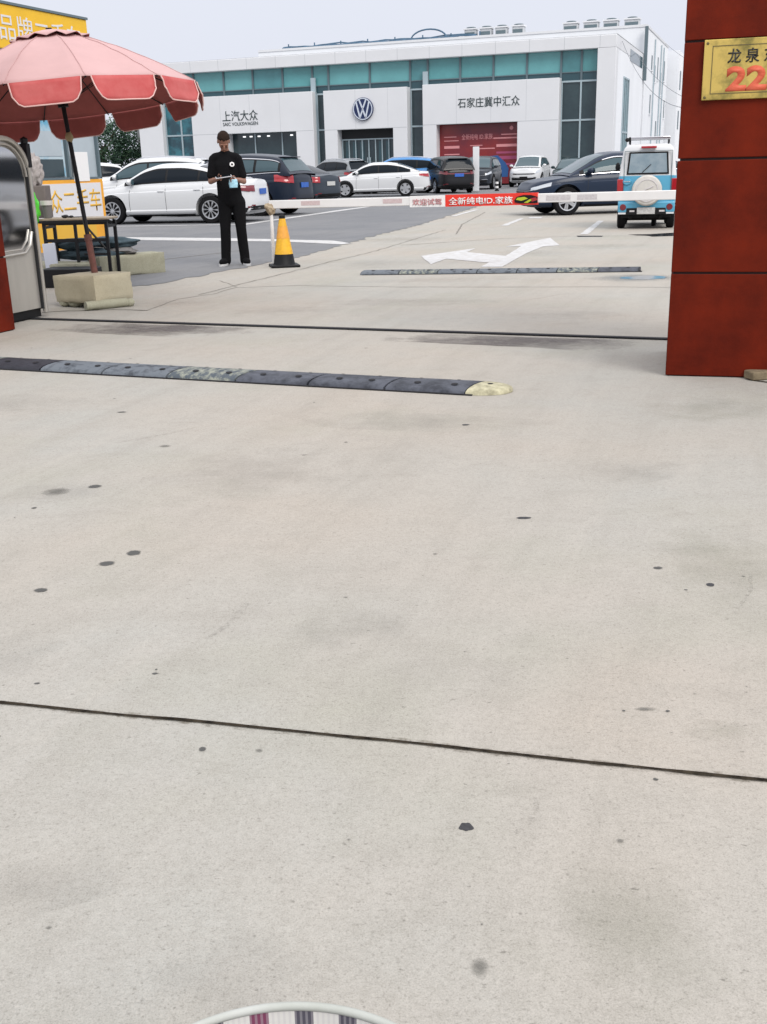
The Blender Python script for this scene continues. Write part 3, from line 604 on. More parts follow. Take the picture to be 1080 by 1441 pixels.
# overhead cables
def cable(a, b, sag, r=.018, n=20):
    q = MB(); a, b = Vector(a), Vector(b)
    q.tube([a.lerp(b, t) - Vector((0, 0, sag * 4 * t * (1 - t))) for t in np.linspace(0, 1, n)], r, 5); return q
tag(cable(toworld(.42, 2.0, 8.1), (12.6, 42, 3.15), 1.3, .014).make('overhead_cable', M['wire']), 'thin black cable sagging lowest across the white side wall', 'cable', 'cables off the hall corner')
tag(cable(toworld(.42, 9.0, 8.0), (17.5, 58, 3.9), .7, .014).make('overhead_cable', M['wire']), 'shorter cable hanging from further back along the side wall', 'cable', 'cables off the hall corner')
tag(cable(toworld(.5, 27, 10.2), (27, 84, 7.0), .5, .014).make('overhead_cable', M['wire']), 'highest cable running right from the rear block', 'cable', 'cables off the hall corner')

# ------------------------------------------------------------------ cars
def hermite(keys):
    xs_ = [k[0] for k in keys]; ys_ = [k[1] for k in keys]; n = len(xs_)
    d = [(ys_[i + 1] - ys_[i]) / (xs_[i + 1] - xs_[i]) for i in range(n - 1)]
    t = [d[0]] + [0 if d[i - 1] * d[i] <= 0 else 2 * d[i - 1] * d[i] / (d[i - 1] + d[i]) for i in range(1, n - 1)] + [d[-1]]
    def f(x):
        if x <= xs_[0]: return ys_[0]
        if x >= xs_[-1]: return ys_[-1]
        i = max(k for k in range(n - 1) if xs_[k] <= x); h = xs_[i + 1] - xs_[i]; s = (x - xs_[i]) / h
        return (ys_[i] * (1 + 2 * s) * (1 - s) ** 2 + t[i] * h * s * (1 - s) ** 2 + ys_[i + 1] * s * s * (3 - 2 * s) + t[i + 1] * h * s * s * (s - 1))
    return f
KINDS_CAR = {
 # shoulder keys (x, z) nose to the right (+x); roof keys from tail to windscreen foot
 'sedan': dict(L=4.72, W=1.82, wb=2.70, fo=.92, r=.335, zb=.20, ground=.18,
    sh=[(-2.36, .99), (-1.9, 1.03), (-1.2, .985), (0, .95), (.9, .925), (1.3, .90), (1.9, .83), (2.2, .765), (2.36, .70)],
    top=[(-1.86, 1.05), (-1.45, 1.22), (-1.0, 1.37), (-.4, 1.452), (.1, 1.455), (.5, 1.38), (.95, 1.16), (1.36, .93)], tum=.42, win=[(-1.42, -.98), (-.92, -.10), (-.04, 1.0)], ws=(.42, 1.28), rs=(-1.78, -.92)),
 'suv': dict(L=4.62, W=1.88, wb=2.72, fo=.90, r=.365, zb=.24, ground=.2,
    sh=[(-2.31, 1.10), (-1.9, 1.14), (-1.0, 1.10), (0, 1.06), (.8, 1.04), (1.25, 1.02), (1.9, .985), (2.15, .93), (2.31, .85)],
    top=[(-2.26, 1.12), (-2.08, 1.33), (-1.86, 1.56), (-1.5, 1.635), (-.6, 1.69), (.1, 1.68), (.5, 1.57), (.95, 1.30), (1.36, 1.06)], tum=.34, win=[(-1.88, -1.18), (-1.1, -.16), (-.1, 1.0)], ws=(.44, 1.28), rs=(-2.2, -1.88)),
 'mpv': dict(L=4.75, W=1.84, wb=2.80, fo=.88, r=.34, zb=.22, ground=.19,
    sh=[(-2.37, 1.02), (-2.1, 1.08), (-1.0, 1.04), (0, 1.0), (.9, .98), (1.35, .97), (1.95, .91), (2.2, .84), (2.37, .76)],
    top=[(-2.33, 1.05), (-2.22, 1.30), (-2.08, 1.52), (-1.8, 1.615), (-.8, 1.67), (.1, 1.66), (.6, 1.55), (1.1, 1.26), (1.5, .99)], tum=.30, win=[(-2.06, -1.3), (-1.22, -.20), (-.14, 1.12)], ws=(.52, 1.42), rs=(-2.3, -2.08)),
}
def make_wheel(parent, x, y, r, kind, side):
    wv = empty('wheel', (x, y, r)); wv.parent = parent
    bpy.data.objects.remove(wv)
    q = MB(); wd = .205
    q.lathe([(r * .66, -wd / 2), (r * .93, -wd / 2), (r, -wd / 2 + .03), (r, wd / 2 - .03), (r * .93, wd / 2), (r * .66, wd / 2), (r * .62, 0)], 36, 'Y')
    ty = q.make('wheel', M['tyre'], parent, smooth=True); ty.location = (x, y, r)
    q = MB(); s = side; f = s * .085
    q.lathe([(r * .68, f), (r * .68, f + s * .02), (r * .61, f + s * .016), (r * .60, f - s * .03)], 36, 'Y')
    q.lathe([(.001, f + s * .022), (r * .13, f + s * .02), (r * .15, f - s * .01)], 16, 'Y')
    n = {'multi': 20, 'twin': 10, 'plain': 5}[kind]
    for k in range(n):
        a = 2 * PI * k / n + .2; wdt = {'multi': .013, 'twin': .045, 'plain': .12}[kind] * r / .34
        sk = .22 if kind != 'plain' else 0
        c, d = math.cos(a), math.sin(a); c2, d2 = math.cos(a + (sk if k % 2 else -sk)), math.sin(a + (sk if k % 2 else -sk))
        p0 = Vector((c * r * .12, 0, d * r * .12)); p1 = Vector((c2 * r * .62, 0, d2 * r * .62)); t = (p1 - p0).normalized(); nn = Vector((-t.z, 0, t.x))
        w0, w1 = wdt * .5, wdt * .65
        vv = []
        for yy in (f - s * .015, f + s * .014): vv += [(p0 - nn * w0) + Vector((0, yy, 0)), (p1 - nn * w1) + Vector((0, yy, 0)), (p1 + nn * w1) + Vector((0, yy, 0)), (p0 + nn * w0) + Vector((0, yy, 0))]
        q.add(vv, [(0, 1, 2, 3), (7, 6, 5, 4), (0, 4, 5, 1), (1, 5, 6, 2), (2, 6, 7, 3), (3, 7, 4, 0)])
    q.make('rim', M['alloy'], ty)
    q = MB(); q.lathe([(.001, f - s * .035), (r * .64, f - s * .035)], 24, 'Y'); q.make('brake_well', M['black'], ty)
def car(name, kind, label, cat, col, loc, heading, wheel='multi', glass='blackglass', chrome_line=False, plate_r='plateblue', plate_f='black', tail='lampred', roofcol=None, rails=False, tailbar=False, hscale=1.0, group='cars parked in the yard', wiper=False, tailshape=(.74, .93), tailphi=(.28, .95), grille='slim', lightbar=None, cladding=False):
    S = dict(KINDS_CAR[kind]); Lh, Wh = S['L'] / 2, S['W'] / 2
    root = empty(name, loc, heading); tag(root, label, cat, group)
    sh = hermite(S['sh']); top0 = hermite(S['top']); top = lambda x: top0(x)
    body_m = col if isinstance(col, bpy.types.Material) else paint(label[:24], col)
    prof = [(0, .13, .16, .14), (.05, .045, .08, .07), (.12, .008, .022, .02), (.17, 0, .012, .01), (.215, .020, .008, .005), (.32, .010, .0, .0), (.55, .0, .012, .02), (.74, .0, .035, .03), (.79, .005, .045, .035), (.812, .024, .05, .04), (.92, .038, .085, .05), (1.0, .075, .135, .085)]
    NP = 5.2
    def plan(ph, t):
        # t in 0..1 up the body side
        for (a, b) in zip(prof, prof[1:]):
            if t <= b[0] + 1e-9:
                k = (t - a[0]) / (b[0] - a[0]); ins, fi, ri = [a[j] + (b[j] - a[j]) * k for j in (1, 2, 3)]; break
        c, s = math.cos(ph), math.sin(ph)
        ax = (Lh - fi) if c >= 0 else (Lh - ri)
        x = ax * math.copysign(abs(c) ** (2 / (NP if c < 0 else 4.8)), c); y = (Wh - ins) * math.copysign(abs(s) ** (2 / NP), s)
        zt = sh(max(-Lh, min(Lh, x))); zb = S['zb'] + (.05 if abs(c) > .9 else 0)
        return Vector((x, y, zb + t * (zt - zb)))
    # lower body
    N = 96; ts = [p[0] for p in prof] ; ts = sorted(set(ts + [.22, .44, .65, .84])); v = []; f = []
    phis = [2 * PI * (k + .5) / N for k in range(N)]
    for t in ts: v += [plan(p, t) for p in phis]
    K = len(ts)
    for i in range(K - 1):
        for k in range(N): f.append((i * N + k, i * N + (k + 1) % N, (i + 1) * N + (k + 1) % N, (i + 1) * N + k))
    def cap(level, crown, flip):
        Mx = 8; rows = []
        for k in range(N // 2):
            a, b = v[level * N + k], v[level * N + N - 1 - k]
            row = [level * N + k]
            for j in range(1, Mx):
                q = a.lerp(b, j / Mx); u_ = 1 - 2 * j / Mx; q.z += crown * (1 - u_ * u_); v.append(q); row.append(len(v) - 1)
            row.append(level * N + N - 1 - k); rows.append(row)
        for r0, r1 in zip(rows, rows[1:]):
            for j in range(Mx):
                q = (r0[j], r0[j + 1], r1[j + 1], r1[j]); f.append(q[::-1] if flip else q)
        for row in (rows[0], rows[-1]):
            f.append(tuple(row) if (row is rows[0]) == (not flip) else tuple(row)[::-1])
    cap(K - 1, .035, True); cap(0, 0, False)
    bm = bmesh.new(); bv = [bm.verts.new(q) for q in v]
    for q in f:
        try: bm.faces.new([bv[i] for i in q])
        except ValueError: pass
    bmesh.ops.recalc_face_normals(bm, faces=bm.faces)
    me = bpy.data.meshes.new('body'); bm.to_mesh(me); bm.free()
    bo = bpy.data.objects.new('body', me); COL.objects.link(bo)
    # wheel arches cut with a boolean
    fx = Lh - S['fo']; rx = fx - S['wb']; r = S['r']; q = MB()
    for x in (fx, rx):
        for s in (-1, 1): q.lathe([(.001, s * (Wh - .30)), (r * 1.17, s * (Wh - .30)), (r * 1.17, s * (Wh + .2)), (.001, s * (Wh + .2))], 40, 'Y', (x, 0, r + .01))
    bm = bmesh.new(); bm.from_mesh(me)
    co = q.make('cut', M['black']); cb = bmesh.new(); cb.from_mesh(co.data); bmesh.ops.remove_doubles(cb, verts=cb.verts, dist=1e-3); bmesh.ops.recalc_face_normals(cb, faces=cb.faces); cb.to_mesh(co.data); cb.free(); bm.free()
    md = bo.modifiers.new('b', 'BOOLEAN'); md.operation = 'DIFFERENCE'; md.object = co; md.solver = 'EXACT'
    dg = bpy.context.evaluated_depsgraph_get(); me2 = bpy.data.meshes.new_from_object(bo.evaluated_get(dg))
    bpy.data.objects.remove(bo); bpy.data.objects.remove(co)
    # greenhouse
    x0, x1 = S['top'][0][0], S['top'][-1][0]
    def sec(x, s):
        zs_ = sh(x) ; tp = top(x); hgt = max(.015, tp - zs_)
        yb = (Wh - .085) * (1 - .10 * max(0, (x - .2) / 1.2) ** 2 - .07 * max(0, (-x - .9) / 1.3) ** 2)
        yr = yb - S['tum'] * hgt; ed = min(.075, hgt * .3)
        pts = [(yb, zs_ - .05), (yb - .004, zs_ + .01), (yb - .30 * S['tum'] * hgt, zs_ + hgt * .36), (yr, tp - ed), (yr - .05, tp - ed * .42), (yr - .14, tp - ed * .16 ), (yr * .5, tp - ed * .02 + .012), (0, tp + .022)]
        ss = [0, .06, .25, .5, .56, .64, .82, 1]
        for i in range(7):
            if s <= ss[i + 1] + 1e-9:
                k = (s - ss[i]) / (ss[i + 1] - ss[i]); return (pts[i][0] + (pts[i + 1][0] - pts[i][0]) * k, pts[i][1] + (pts[i + 1][1] - pts[i][1]) * k)
    bm = bmesh.new(); bm.from_mesh(me2)
    sx = [x0 + (x1 - x0) * (.5 - .5 * math.cos(PI * i / 44)) for i in range(45)]; svals = [0, .06, .15, .25, .38, .5, .56, .64, .82, 1]
    rows = []
    for x in sx:
        row = [bm.verts.new((x, *sec(x, s))) for s in svals] + [bm.verts.new((x, -sec(x, s)[0], sec(x, s)[1])) for s in svals[-2::-1]]
        rows.append(row)
    for a, b in zip(rows, rows[1:]):
        for j in range(len(a) - 1): bm.faces.new((a[j], b[j], b[j + 1], a[j + 1]))
    me2.materials.clear(); bm.normal_update()
    gf = [q for q in bm.faces]
    bm.to_mesh(me2); bm.free(); me2.name = 'body'; me2.materials.append(body_m)
    me2.polygons.foreach_set('use_smooth', [True] * len(me2.polygons)); me2.set_sharp_from_angle(angle=R(38))
    body = bpy.data.objects.new('body', me2); COL.objects.link(body); body.parent = root
    def gpatch(nm, xa, xb, sa, sb, mt, par, off=.007, both=False, nx=14, ns=8, minh=.12):
        for sd in ((1, -1) if both else (0,)):
            q = MB(); G_ = []
            for i in range(nx + 1):
                x = xa + (xb - xa) * i / nx; row = []
                rng = [sa + (sb - sa) * j / ns for j in range(ns + 1)]
                if sd == 0: rng = [(s_, 1) for s_ in rng] + [(s_, -1) for s_ in rng[-2::-1]]
                else: rng = [(s_, sd) for s_ in rng]
                for s_, g_ in rng:
                    y, z = sec(x, s_); e_ = .01
                    y2, z2 = sec(x + e_, s_); y3, z3 = sec(x, min(1, s_ + .02)); y4, z4 = sec(x, max(0, s_ - .02))
                    tx = Vector((e_, y2 - y, z2 - z)); ts_ = Vector((0, y3 - y4, z3 - z4)); nrm = tx.cross(ts_)
                    if nrm.length < 1e-9: nrm = Vector((0, 1, 0))
                    nrm.normalize()
                    if nrm.y < 0 and s_ < .5: nrm = -nrm
                    if nrm.z < 0 and s_ >= .5: nrm = -nrm
                    p = Vector((x, y, z)) + nrm * off; row.append((p.x, p.y * g_, p.z))
                G_.append(row)
            W_ = len(G_[0]); q.add([p for row in G_ for p in row], [(i * W_ + j, (i + 1) * W_ + j, (i + 1) * W_ + j + 1, i * W_ + j + 1) for i in range(nx) for j in range(W_ - 1)])
            q.make(nm, mt, par, smooth=True)
    def bpatch(nm, pa, pb, ta, tb, mt, par, off=.008, n1=10, n2=4, th=.02):
        q = MB(); gr = []
        for i in range(n1 + 1):
            ph = pa + (pb - pa) * i / n1; row = []
            for j in range(n2 + 1):
                t = (ta(i / n1) if callable(ta) else ta); t2 = (tb(i / n1) if callable(tb) else tb); t = t + (t2 - t) * j / n2
                p = plan(ph, t); n_ = (plan(ph + .01, t) - plan(ph - .01, t)).cross(plan(ph, min(1, t + .02)) - plan(ph, max(0, t - .02)))
                n_.normalize(); row.append(p + n_ * off)
            gr.append(row)
        W_ = n2 + 1; q.add([p for row in gr for p in row], [(i * W_ + j, (i + 1) * W_ + j, (i + 1) * W_ + j + 1, i * W_ + j + 1) for i in range(n1) for j in range(n2)])
        return q.make(nm, mt, par, smooth=True)
    G_ = M[glass]
    # glazing
    ws, rs = S['ws'], S['rs']
    gpatch('windscreen', ws[0], ws[1], .60, 1, G_, root)
    gpatch('rear_window', rs[0], rs[1], .60, 1, G_, root)
    a0, a1 = S['win'][0][0], S['win'][-1][1]
    gpatch('window_surround', a0 - .07, a1 + .1, .10, .47, M['black'], root, .004, True, 30)
    for a, b in S['win']: gpatch('side_window', a, b, .14, .43, G_, root, .009, True, 12)
    if chrome_line:
        gpatch('chrome_line', a0 - .09, a1 + .12, .082, .098, M['chrome'], root, .009, True, 30, 1)
        gpatch('chrome_line', a0 - .02, a1 - .5, .455, .475, M['chrome'], root, .009, True, 30, 1)
    def phx(x): return math.acos(max(-1, min(1, math.copysign((abs(x) / Lh) ** (NP / 2 if x < 0 else 2.4), x))))
    # lamps, grille, plates
    for s in (1, -1):
        bpatch('headlamp', s * .30, s * .95, (lambda k: .70 + .08 * k), (lambda k: .83 + .08 * k), M['lampclear'], root)
        bpatch('tail_lamp', s * (PI - tailphi[0]), s * (PI - tailphi[1]), (lambda k: tailshape[0] + .05 * k), (lambda k: tailshape[1] - .02 * k), M[tail], root, .020, 22, 8)
        bpatch('rear_reflector', s * (PI - .25), s * (PI - .60), .20, .24, M['lampdarkred'], root)
    if grille == 'slim':
        bpatch('grille', -.33, .33, .66, .76, M['black'], root, .007)
        bpatch('lower_intake', -.45, .45, .16, .36, M['black'], root, .006)
        bpatch('bumper_chrome', -.5, .5, .38, .41, M['chrome'], root, .012)
        bpatch('grille_chrome', -.33, .33, .71, .725, M['chrome'], root, .014)
    if tailbar: bpatch('tail_bar', PI - .3, PI + .3, .78, .84, M[tail], root, .012)
    bpatch('rear_valance', PI - .75, PI + .75, .06, .20, M['black'], root, .006)
    for sgn, mt, nm in ((-1, plate_r, 'rear_plate'), (1, plate_f, 'front_plate')):
        q = MB(); zc = .74 if sgn < 0 else .50
        if kind != 'sedan' and sgn < 0: zc = .82
        p = plan(0 if sgn > 0 else PI, (zc - S['zb']) / (sh(sgn * Lh) - S['zb'])); q.box(min(p.x + sgn * .01, p.x + sgn * .035), max(p.x + sgn * .01, p.x + sgn * .035), -.22, .22, zc - .07, zc + .07); q.make(nm, M[mt], root, bevel=.005)
    # sill, seams, handles, mirrors
    fa, ra = fx - r * 1.2, rx + r * 1.2
    for s in (1, -1):
        bpatch('sill', s * phx(fa), s * phx(ra), .0, .055 if kind == 'sedan' else .12, M['black'], root, .006)
        q = MB()
        for xd in (fa - .10, -.07 + .0, (ra + rx) / 2 - .05):
            ph = phx(xd); pr = []
            for t in np.linspace(.14, .97, 9):
                p = plan(s * ph, t); pr.append((p.x + .005, p.y + s * .003, p.z)); pr.append((p.x - .005, p.y + s * .003, p.z))
            k = len(q.v); q.v += pr; q.f += [(k + 2 * i, k + 2 * i + 1, k + 2 * i + 3, k + 2 * i + 2) for i in range(8)]
        q.make('door_seams', M['dark'], root)
        for xd in (.05, -.95):
            p = plan(s * phx(xd), .80); q = MB(); q.box(p.x - .09, p.x + .09, p.y - .012, p.y + .03, p.z - .012, p.z + .015) if s > 0 else q.box(p.x - .09, p.x + .09, p.y - .03, p.y + .012, p.z - .012, p.z + .015)
            q.make('door_handle', body_m if not chrome_line else M['chrome'], root, bevel=.008)
        xm = S['win'][-1][1] - .14; ym, zm = sec(xm, .12); q = MB()
        q.blob((xm + .02, s * (ym + .13), zm + .07), (.075, .11, .075), 2, 0); q.tube([(xm + .05, s * (ym - .02), zm + .0), (xm + .04, s * (ym + .08), zm + .04)], .03, 8)
        mr = q.make('mirror', body_m, root, smooth=True)
        q = MB(); q.lathe([(.001, 0), (.075, 0), (.07, .012), (.001, .012)], 16, 'X', (0, 0, 0)); g_ = q.make('mirror_glass', M['carglass'], mr); g_.location = (xm - .07, s * (ym + .13), zm + .07)
    if lightbar: pass
    if rails:
        for s in (1, -1):
            q = MB(); q.tube([(x, s * (sec(x, .6)[0] - .05), sec(x, .6)[1] + (.02 if i in (0, 8) else .055)) for i, x in enumerate(np.linspace(-1.6, .3, 9))], .018, 6); q.make('roof_rail', M['chrome'], root, smooth=True)
    if kind != 'sedan':
        q = MB(); xr_ = S['top'][2][0]; tp = top(xr_ + .05); yy = sec(xr_ + .05, .56)[0]
        q.box(xr_ - .10, xr_ + .12, -yy + .14, yy - .14, tp - .005, tp + .022); q.make('spoiler', M['black'] if rails else body_m, root, bevel=.012)
    q = MB(); q.box(-Lh + .35, Lh - .35, -Wh + .35, Wh - .35, S['ground'], S['zb'] + .12); q.make('underbody', M['black'], root)
    q = MB(); q.tube([(-.6, 0, top(-.9) - .0 + .03), (-.75, 0, top(-.9) + .10)], [.02, .006], 6) if kind == 'sedan' else None
    if kind == 'sedan': q.make('antenna', M['black'], root)
    for x in (fx, rx):
        for s in (1, -1): make_wheel(root, x, s * (Wh - .115), r, wheel, s)
    return root

def hd(x, y): return math.atan2(y, x)
WHITE = (.60, .61, .62); 
car('white_sedan', 'sedan', 'white sedan in the foreground left, parked behind the man in black, multi spoke wheels', 'sedan', WHITE, (-5.14, 28.72, 0), hd(-.97, .245), 'multi', tail='lampdarkred', tailshape=(.66, .86), tailphi=(.22, .98), group=None)
car('white_suv', 'suv', 'white estate roofed car parked just beyond the white sedan, only its roof and screen showing', 'suv', WHITE, (-6.9, 34.6, 0), hd(-.985, .17), 'twin', rails=True, glass='carglass', group=None)
car('white_hatchback', 'suv', 'white car half hidden behind the yellow sales kiosk and the tree', 'car', WHITE, (-11.4, 41, 0), hd(-.9, -.43), 'twin', group=None)
car('dark_blue_suv', 'suv', 'dark navy suv with chrome window line and a pale rear screen, behind the white sedan', 'suv', (.010, .016, .03), (-4.12, 32.6, 0), hd(-.915, .40), 'twin', chrome_line=True, glass='carglass', tailshape=(.72, .98), tailphi=(.28, 1.0), group=None)
car('dark_sedan', 'sedan', 'dark grey sedan with round red lamps just right of the navy suv', 'sedan', (.035, .045, .06), (-3.45, 41.0, 0), hd(-.80, .6), 'twin', plate_r='platewhite', tailshape=(.70, .95), group=None)
car('grey_suv', 'suv', 'grey suv seen from behind in front of the glass entrance doors', 'suv', (.16, .175, .19), (-2.0, 57.5, 0), hd(-.62, .785), 'twin', rails=True, group=None)
car('white_compact_sedan', 'sedan', 'white compact sedan parked side on below the round emblem', 'sedan', WHITE, (.16, 50.05, 0), hd(-.996, .075), 'plain', glass='blackglass', tailshape=(.74, .92), group=None)
car('light_blue_suv', 'suv', 'bright blue estate car parked behind the white compact sedan', 'suv', (.035, .20, .48), (1.15, 55.2, 0), hd(-.97, .24), 'twin', rails=True, group=None)
car('black_minivan', 'mpv', 'black minivan seen from behind beside the white totem post', 'minivan', (.012, .012, .014), (3.45, 53.6, 0), hd(-.20, .98), 'twin', tail='lampdarkred', tailbar=True, plate_r='plateblue', group=None)
car('dark_grey_suv', 'suv', 'dark grey suv facing out, half hidden behind the white totem post', 'suv', (.03, .035, .045), (5.75, 60.0, 0), hd(-.25, -.97), 'twin', glass='carglass', group=None)
car('white_crossover', 'suv', 'white suv facing out in front of the right white portal', 'suv', WHITE, (9.0, 64.0, 0), hd(-.30, -.955), 'twin', glass='carglass', group=None)
car('dark_teal_car', 'sedan', 'dark teal car facing out before the right hand dark glass, behind the navy sedan', 'sedan', (.012, .03, .036), (10.3, 57.5, 0), hd(-.30, -.955), 'twin', glass='carglass', group=None)
car('navy_sedan', 'sedan', 'navy blue sedan with chrome window line, parked side on behind the little blue van', 'sedan', (.012, .022, .045), (5.97, 28.0, 0), hd(-.985, -.17), 'twin', chrome_line=True, glass='carglass', group=None)

# the little blue and white van seen from behind
def little_van(loc, rz):
    r = empty('micro_van', loc, rz); tag(r, 'small sky blue and white boxy van with a cream spare wheel cover', 'van')
    # local: x right, y away from the viewer, tail at y = 0
    W2, Ln = .53, 2.35
    def wid(z): return W2 * (1 - (.17 * max(0, (z - .90) / .63) ** 1.15)) * (1 - .05 * max(0, (.5 - z) / .2))
    zz = [.32, .36, .44, .55, .68, .80, .90, .958, .962, 1.05, 1.2, 1.33, 1.41, 1.46, 1.50, 1.525]
    def shell(rings):
        v, f = [], []; n = len(zz)
        for y, ins, drop in rings:
            row = []
            for s in (1, -1):
                for z in (zz if s > 0 else zz[::-1]):
                    k = max(0, (z - 1.41) / .115); rnd_ = .13 * (1 - math.sqrt(max(0, 1 - k * k)))
                    row.append((s * (wid(z) - ins - rnd_), y + (.05 * max(0, (z - .95) / .6) if y < .1 else 0), min(z, z - drop * max(0, (z - .6)) / .9)))
            v += row
        N = 2 * n
        for i in range(len(rings) - 1):
            for k in range(N): f.append((i * N + k, i * N + (k + 1) % N, (i + 1) * N + (k + 1) % N, (i + 1) * N + k))
        f_end = []
        for k in range(n - 1): f.append((k, k + 1, N - 2 - k, N - 1 - k)); b_ = (len(rings) - 1) * N; f.append((b_ + N - 1 - k, b_ + N - 2 - k, b_ + k + 1, b_ + k))
        return v, f
    v, f = shell([(0, .05, 0), (.012, .022, 0), (.04, .006, 0), (.10, 0, 0), (1.5, 0, 0), (1.75, .02, .12), (2.1, .04, .5), (2.35, .08, .62)])
    body = obj('body', v, f, None, r, mats=[M['vanwhite'], M['vanblue']])
    bm = bmesh.new(); bm.from_mesh(body.data); bmesh.ops.recalc_face_normals(bm, faces=bm.faces); bm.to_mesh(body.data); bm.free()
    for p in body.data.polygons: p.material_index = 1 if p.center.z < .96 else 0; p.use_smooth = True
    body.data.set_sharp_from_angle(angle=R(40))
    # tailgate: outline groove, window, handle
    q = MB()
    for x in (-.43, .43): q.box(x - .005, x + .005, -.010, .01, .52, 1.40)
    q.box(-.43, .43, -.010, .01, 1.395, 1.405); q.make('tailgate_seam', M['mullion'], r)
    q = MB(); q.prism([(-.385, .985), (.385, .985), (.35, 1.385), (-.35, 1.385)], -.014, .0, Matrix(((1, 0, 0, 0), (0, 0, 1, 0), (0, 1, 0, 0), (0, 0, 0, 1)))); wn = q.make('rear_window', M['black'], r, bevel=.008)
    q = MB(); q.prism([(-.35, 1.015), (.35, 1.015), (.32, 1.355), (-.32, 1.355)], -.020, -.013, Matrix(((1, 0, 0, 0), (0, 0, 1, 0), (0, 1, 0, 0), (0, 0, 0, 1)))); q.make('pane', M['vanpane'], wn)
    q = MB(); q.tube([(.05, -.03, 1.16), (-.06, -.028, 1.06), (-.1, -.028, 1.02)], .007, 5); q.make('wiper', M['black'], wn)
    q = MB(); q.lathe([(.001, -.03), (.07, -.03), (.085, -.01), (.085, .0)], 20, 'Y', (0, 0, 0)); hd_ = q.make('handle_cup', M['vanblue'], r, smooth=True); hd_.scale = (1, 1, .7); hd_.location = (-.37, 0, .86)
    q = MB(); q.box(-.06, .06, -.04, -.02, -.008, .014); q.make('handle', M['chrome'], hd_, bevel=.004)
    # spare wheel cover
    q = MB(); q.lathe([(.001, -.19), (.18, -.19), (.25, -.175), (.275, -.14), (.275, -.01)], 40, 'Y', (.0, 0, .70)); cv = q.make('spare_wheel_cover', M['covercream'], r, smooth=True)
    q = MB(); q.lathe([(.185, -.189), (.19, -.197), (.20, -.197), (.205, -.187)], 40, 'Y', (.0, 0, .70)); q.tube([(-.10, -.195, .62), (-.03, -.196, .72), (.06, -.196, .75), (.11, -.195, .78)], .012, 6); q.make('cover_print', M['boomgrey'], cv, smooth=True)
    # lamps
    for s in (-1, 1):
        q = MB(); q.box(s * .495 - .055, s * .495 + .055, -.022, .05, .63, .91); q.make('tail_lamp', M['lampred'], r, bevel=.015)
        q = MB(); q.lathe([(.001, -.03), (.05, -.03), (.06, -.015), (.06, .02)], 20, 'Y', (s * .425, -.03, .40)); q.make('fog_lamp', M['lampdarkred'], r, smooth=True)
    q = MB(); q.box(-.14, .14, -.022, .03, 1.445, 1.485); q.make('high_brake_lamp', M['lampred'], r, bevel=.01)
    # bumper, plate, step
    q = MB(); q.box(-.52, .52, -.045, .12, .30, .50); q.make('bumper', M['vanblue'], r, bevel=.03, seg=3)
    q = MB(); q.box(-.36, .36, -.062, -.03, .26, .385); bp_ = q.make('bumper_insert', M['black'], r, bevel=.012)
    q = MB()
    for x0, x1 in ((-.30, -.21), (.24, .34)): q.box(x0, x1, -.068, -.06, .315, .345)
    q.make('insert_marks', M['boomgrey'], bp_)
    q = MB(); q.box(-.165, .165, -.085, -.064, .275, .395); q.make('plate', M['platewhite'], r, bevel=.004)
    q = MB()
    for s in (-1, 1): q.box(s * .44 - .07, s * .44 + .07, -.05, .02, .275, .305)
    q.make('bumper_trim', M['vanwhite'], r)
    # underside, wheels, roof rack
    q = MB(); q.box(-.46, .46, .1, 2.2, .20, .34); q.tube([(-.5, .38, .19), (.5, .38, .19)], .05, 8); q.tube([(.16, .9, .02), (.16, 1.0, .3)], .05, 8)
    for x in (-.28, -.02, .26): q.blob((x, .1, .225), (.06, .06, .05), 1, .2)
    q.make('underbody', M['black'], r)
    for x, y in ((-.455, .38), (.455, .38), (-.44, 1.8), (.44, 1.8)):
        q = MB(); q.lathe([(.10, -.075), (.19, -.075), (.225, -.055), (.225, .055), (.19, .075), (.10, .075)], 28, 'X'); t_ = q.make('wheel', M['tyre'], r, smooth=True); t_.location = (x, y, .225)
        q = MB(); s = 1 if x > 0 else -1; q.lathe([(.001, s * .05), (.11, s * .06), (.125, s * .07)], 20, 'X'); q.make('rim', M['alloy'], t_)
    rk = MB()
    for s in (-1, 1):
        rk.tube([(s * .36, .25, 1.64), (s * .36, 1.3, 1.64)], .016, 8)
        for y in (.3, .75, 1.2): rk.tube([(s * .36, y, 1.53), (s * .36, y, 1.64)], .012, 6)
    for y in (.25, .6, .95, 1.3): rk.tube([(-.36, y, 1.64), (.36, y, 1.64)], .014, 8)
    rr = rk.make('roof_rack', M['pole'], r, smooth=True)
    q = MB(); q.box(-.34, .38, .20, .9, 1.60, 1.655); q.make('rack_lamp_bar', M['chrome'], rr, bevel=.01)
    q = MB(); q.blob((-.40, .22, 1.605), (.045, .05, .04), 2, 0); q.make('rack_lamp', M['black'], rr, smooth=True)
    for s in (-1, 1):
        q = MB(); q.blob((s * .60, 1.75, 1.12), (.05, .04, .09), 2, 0); q.tube([(s * .5, 1.72, 1.08), (s * .58, 1.75, 1.1)], .02, 6); q.make('mirror', M['black'], r, smooth=True)
    return r
little_van((5.09, 20.62, 0), R(-14))
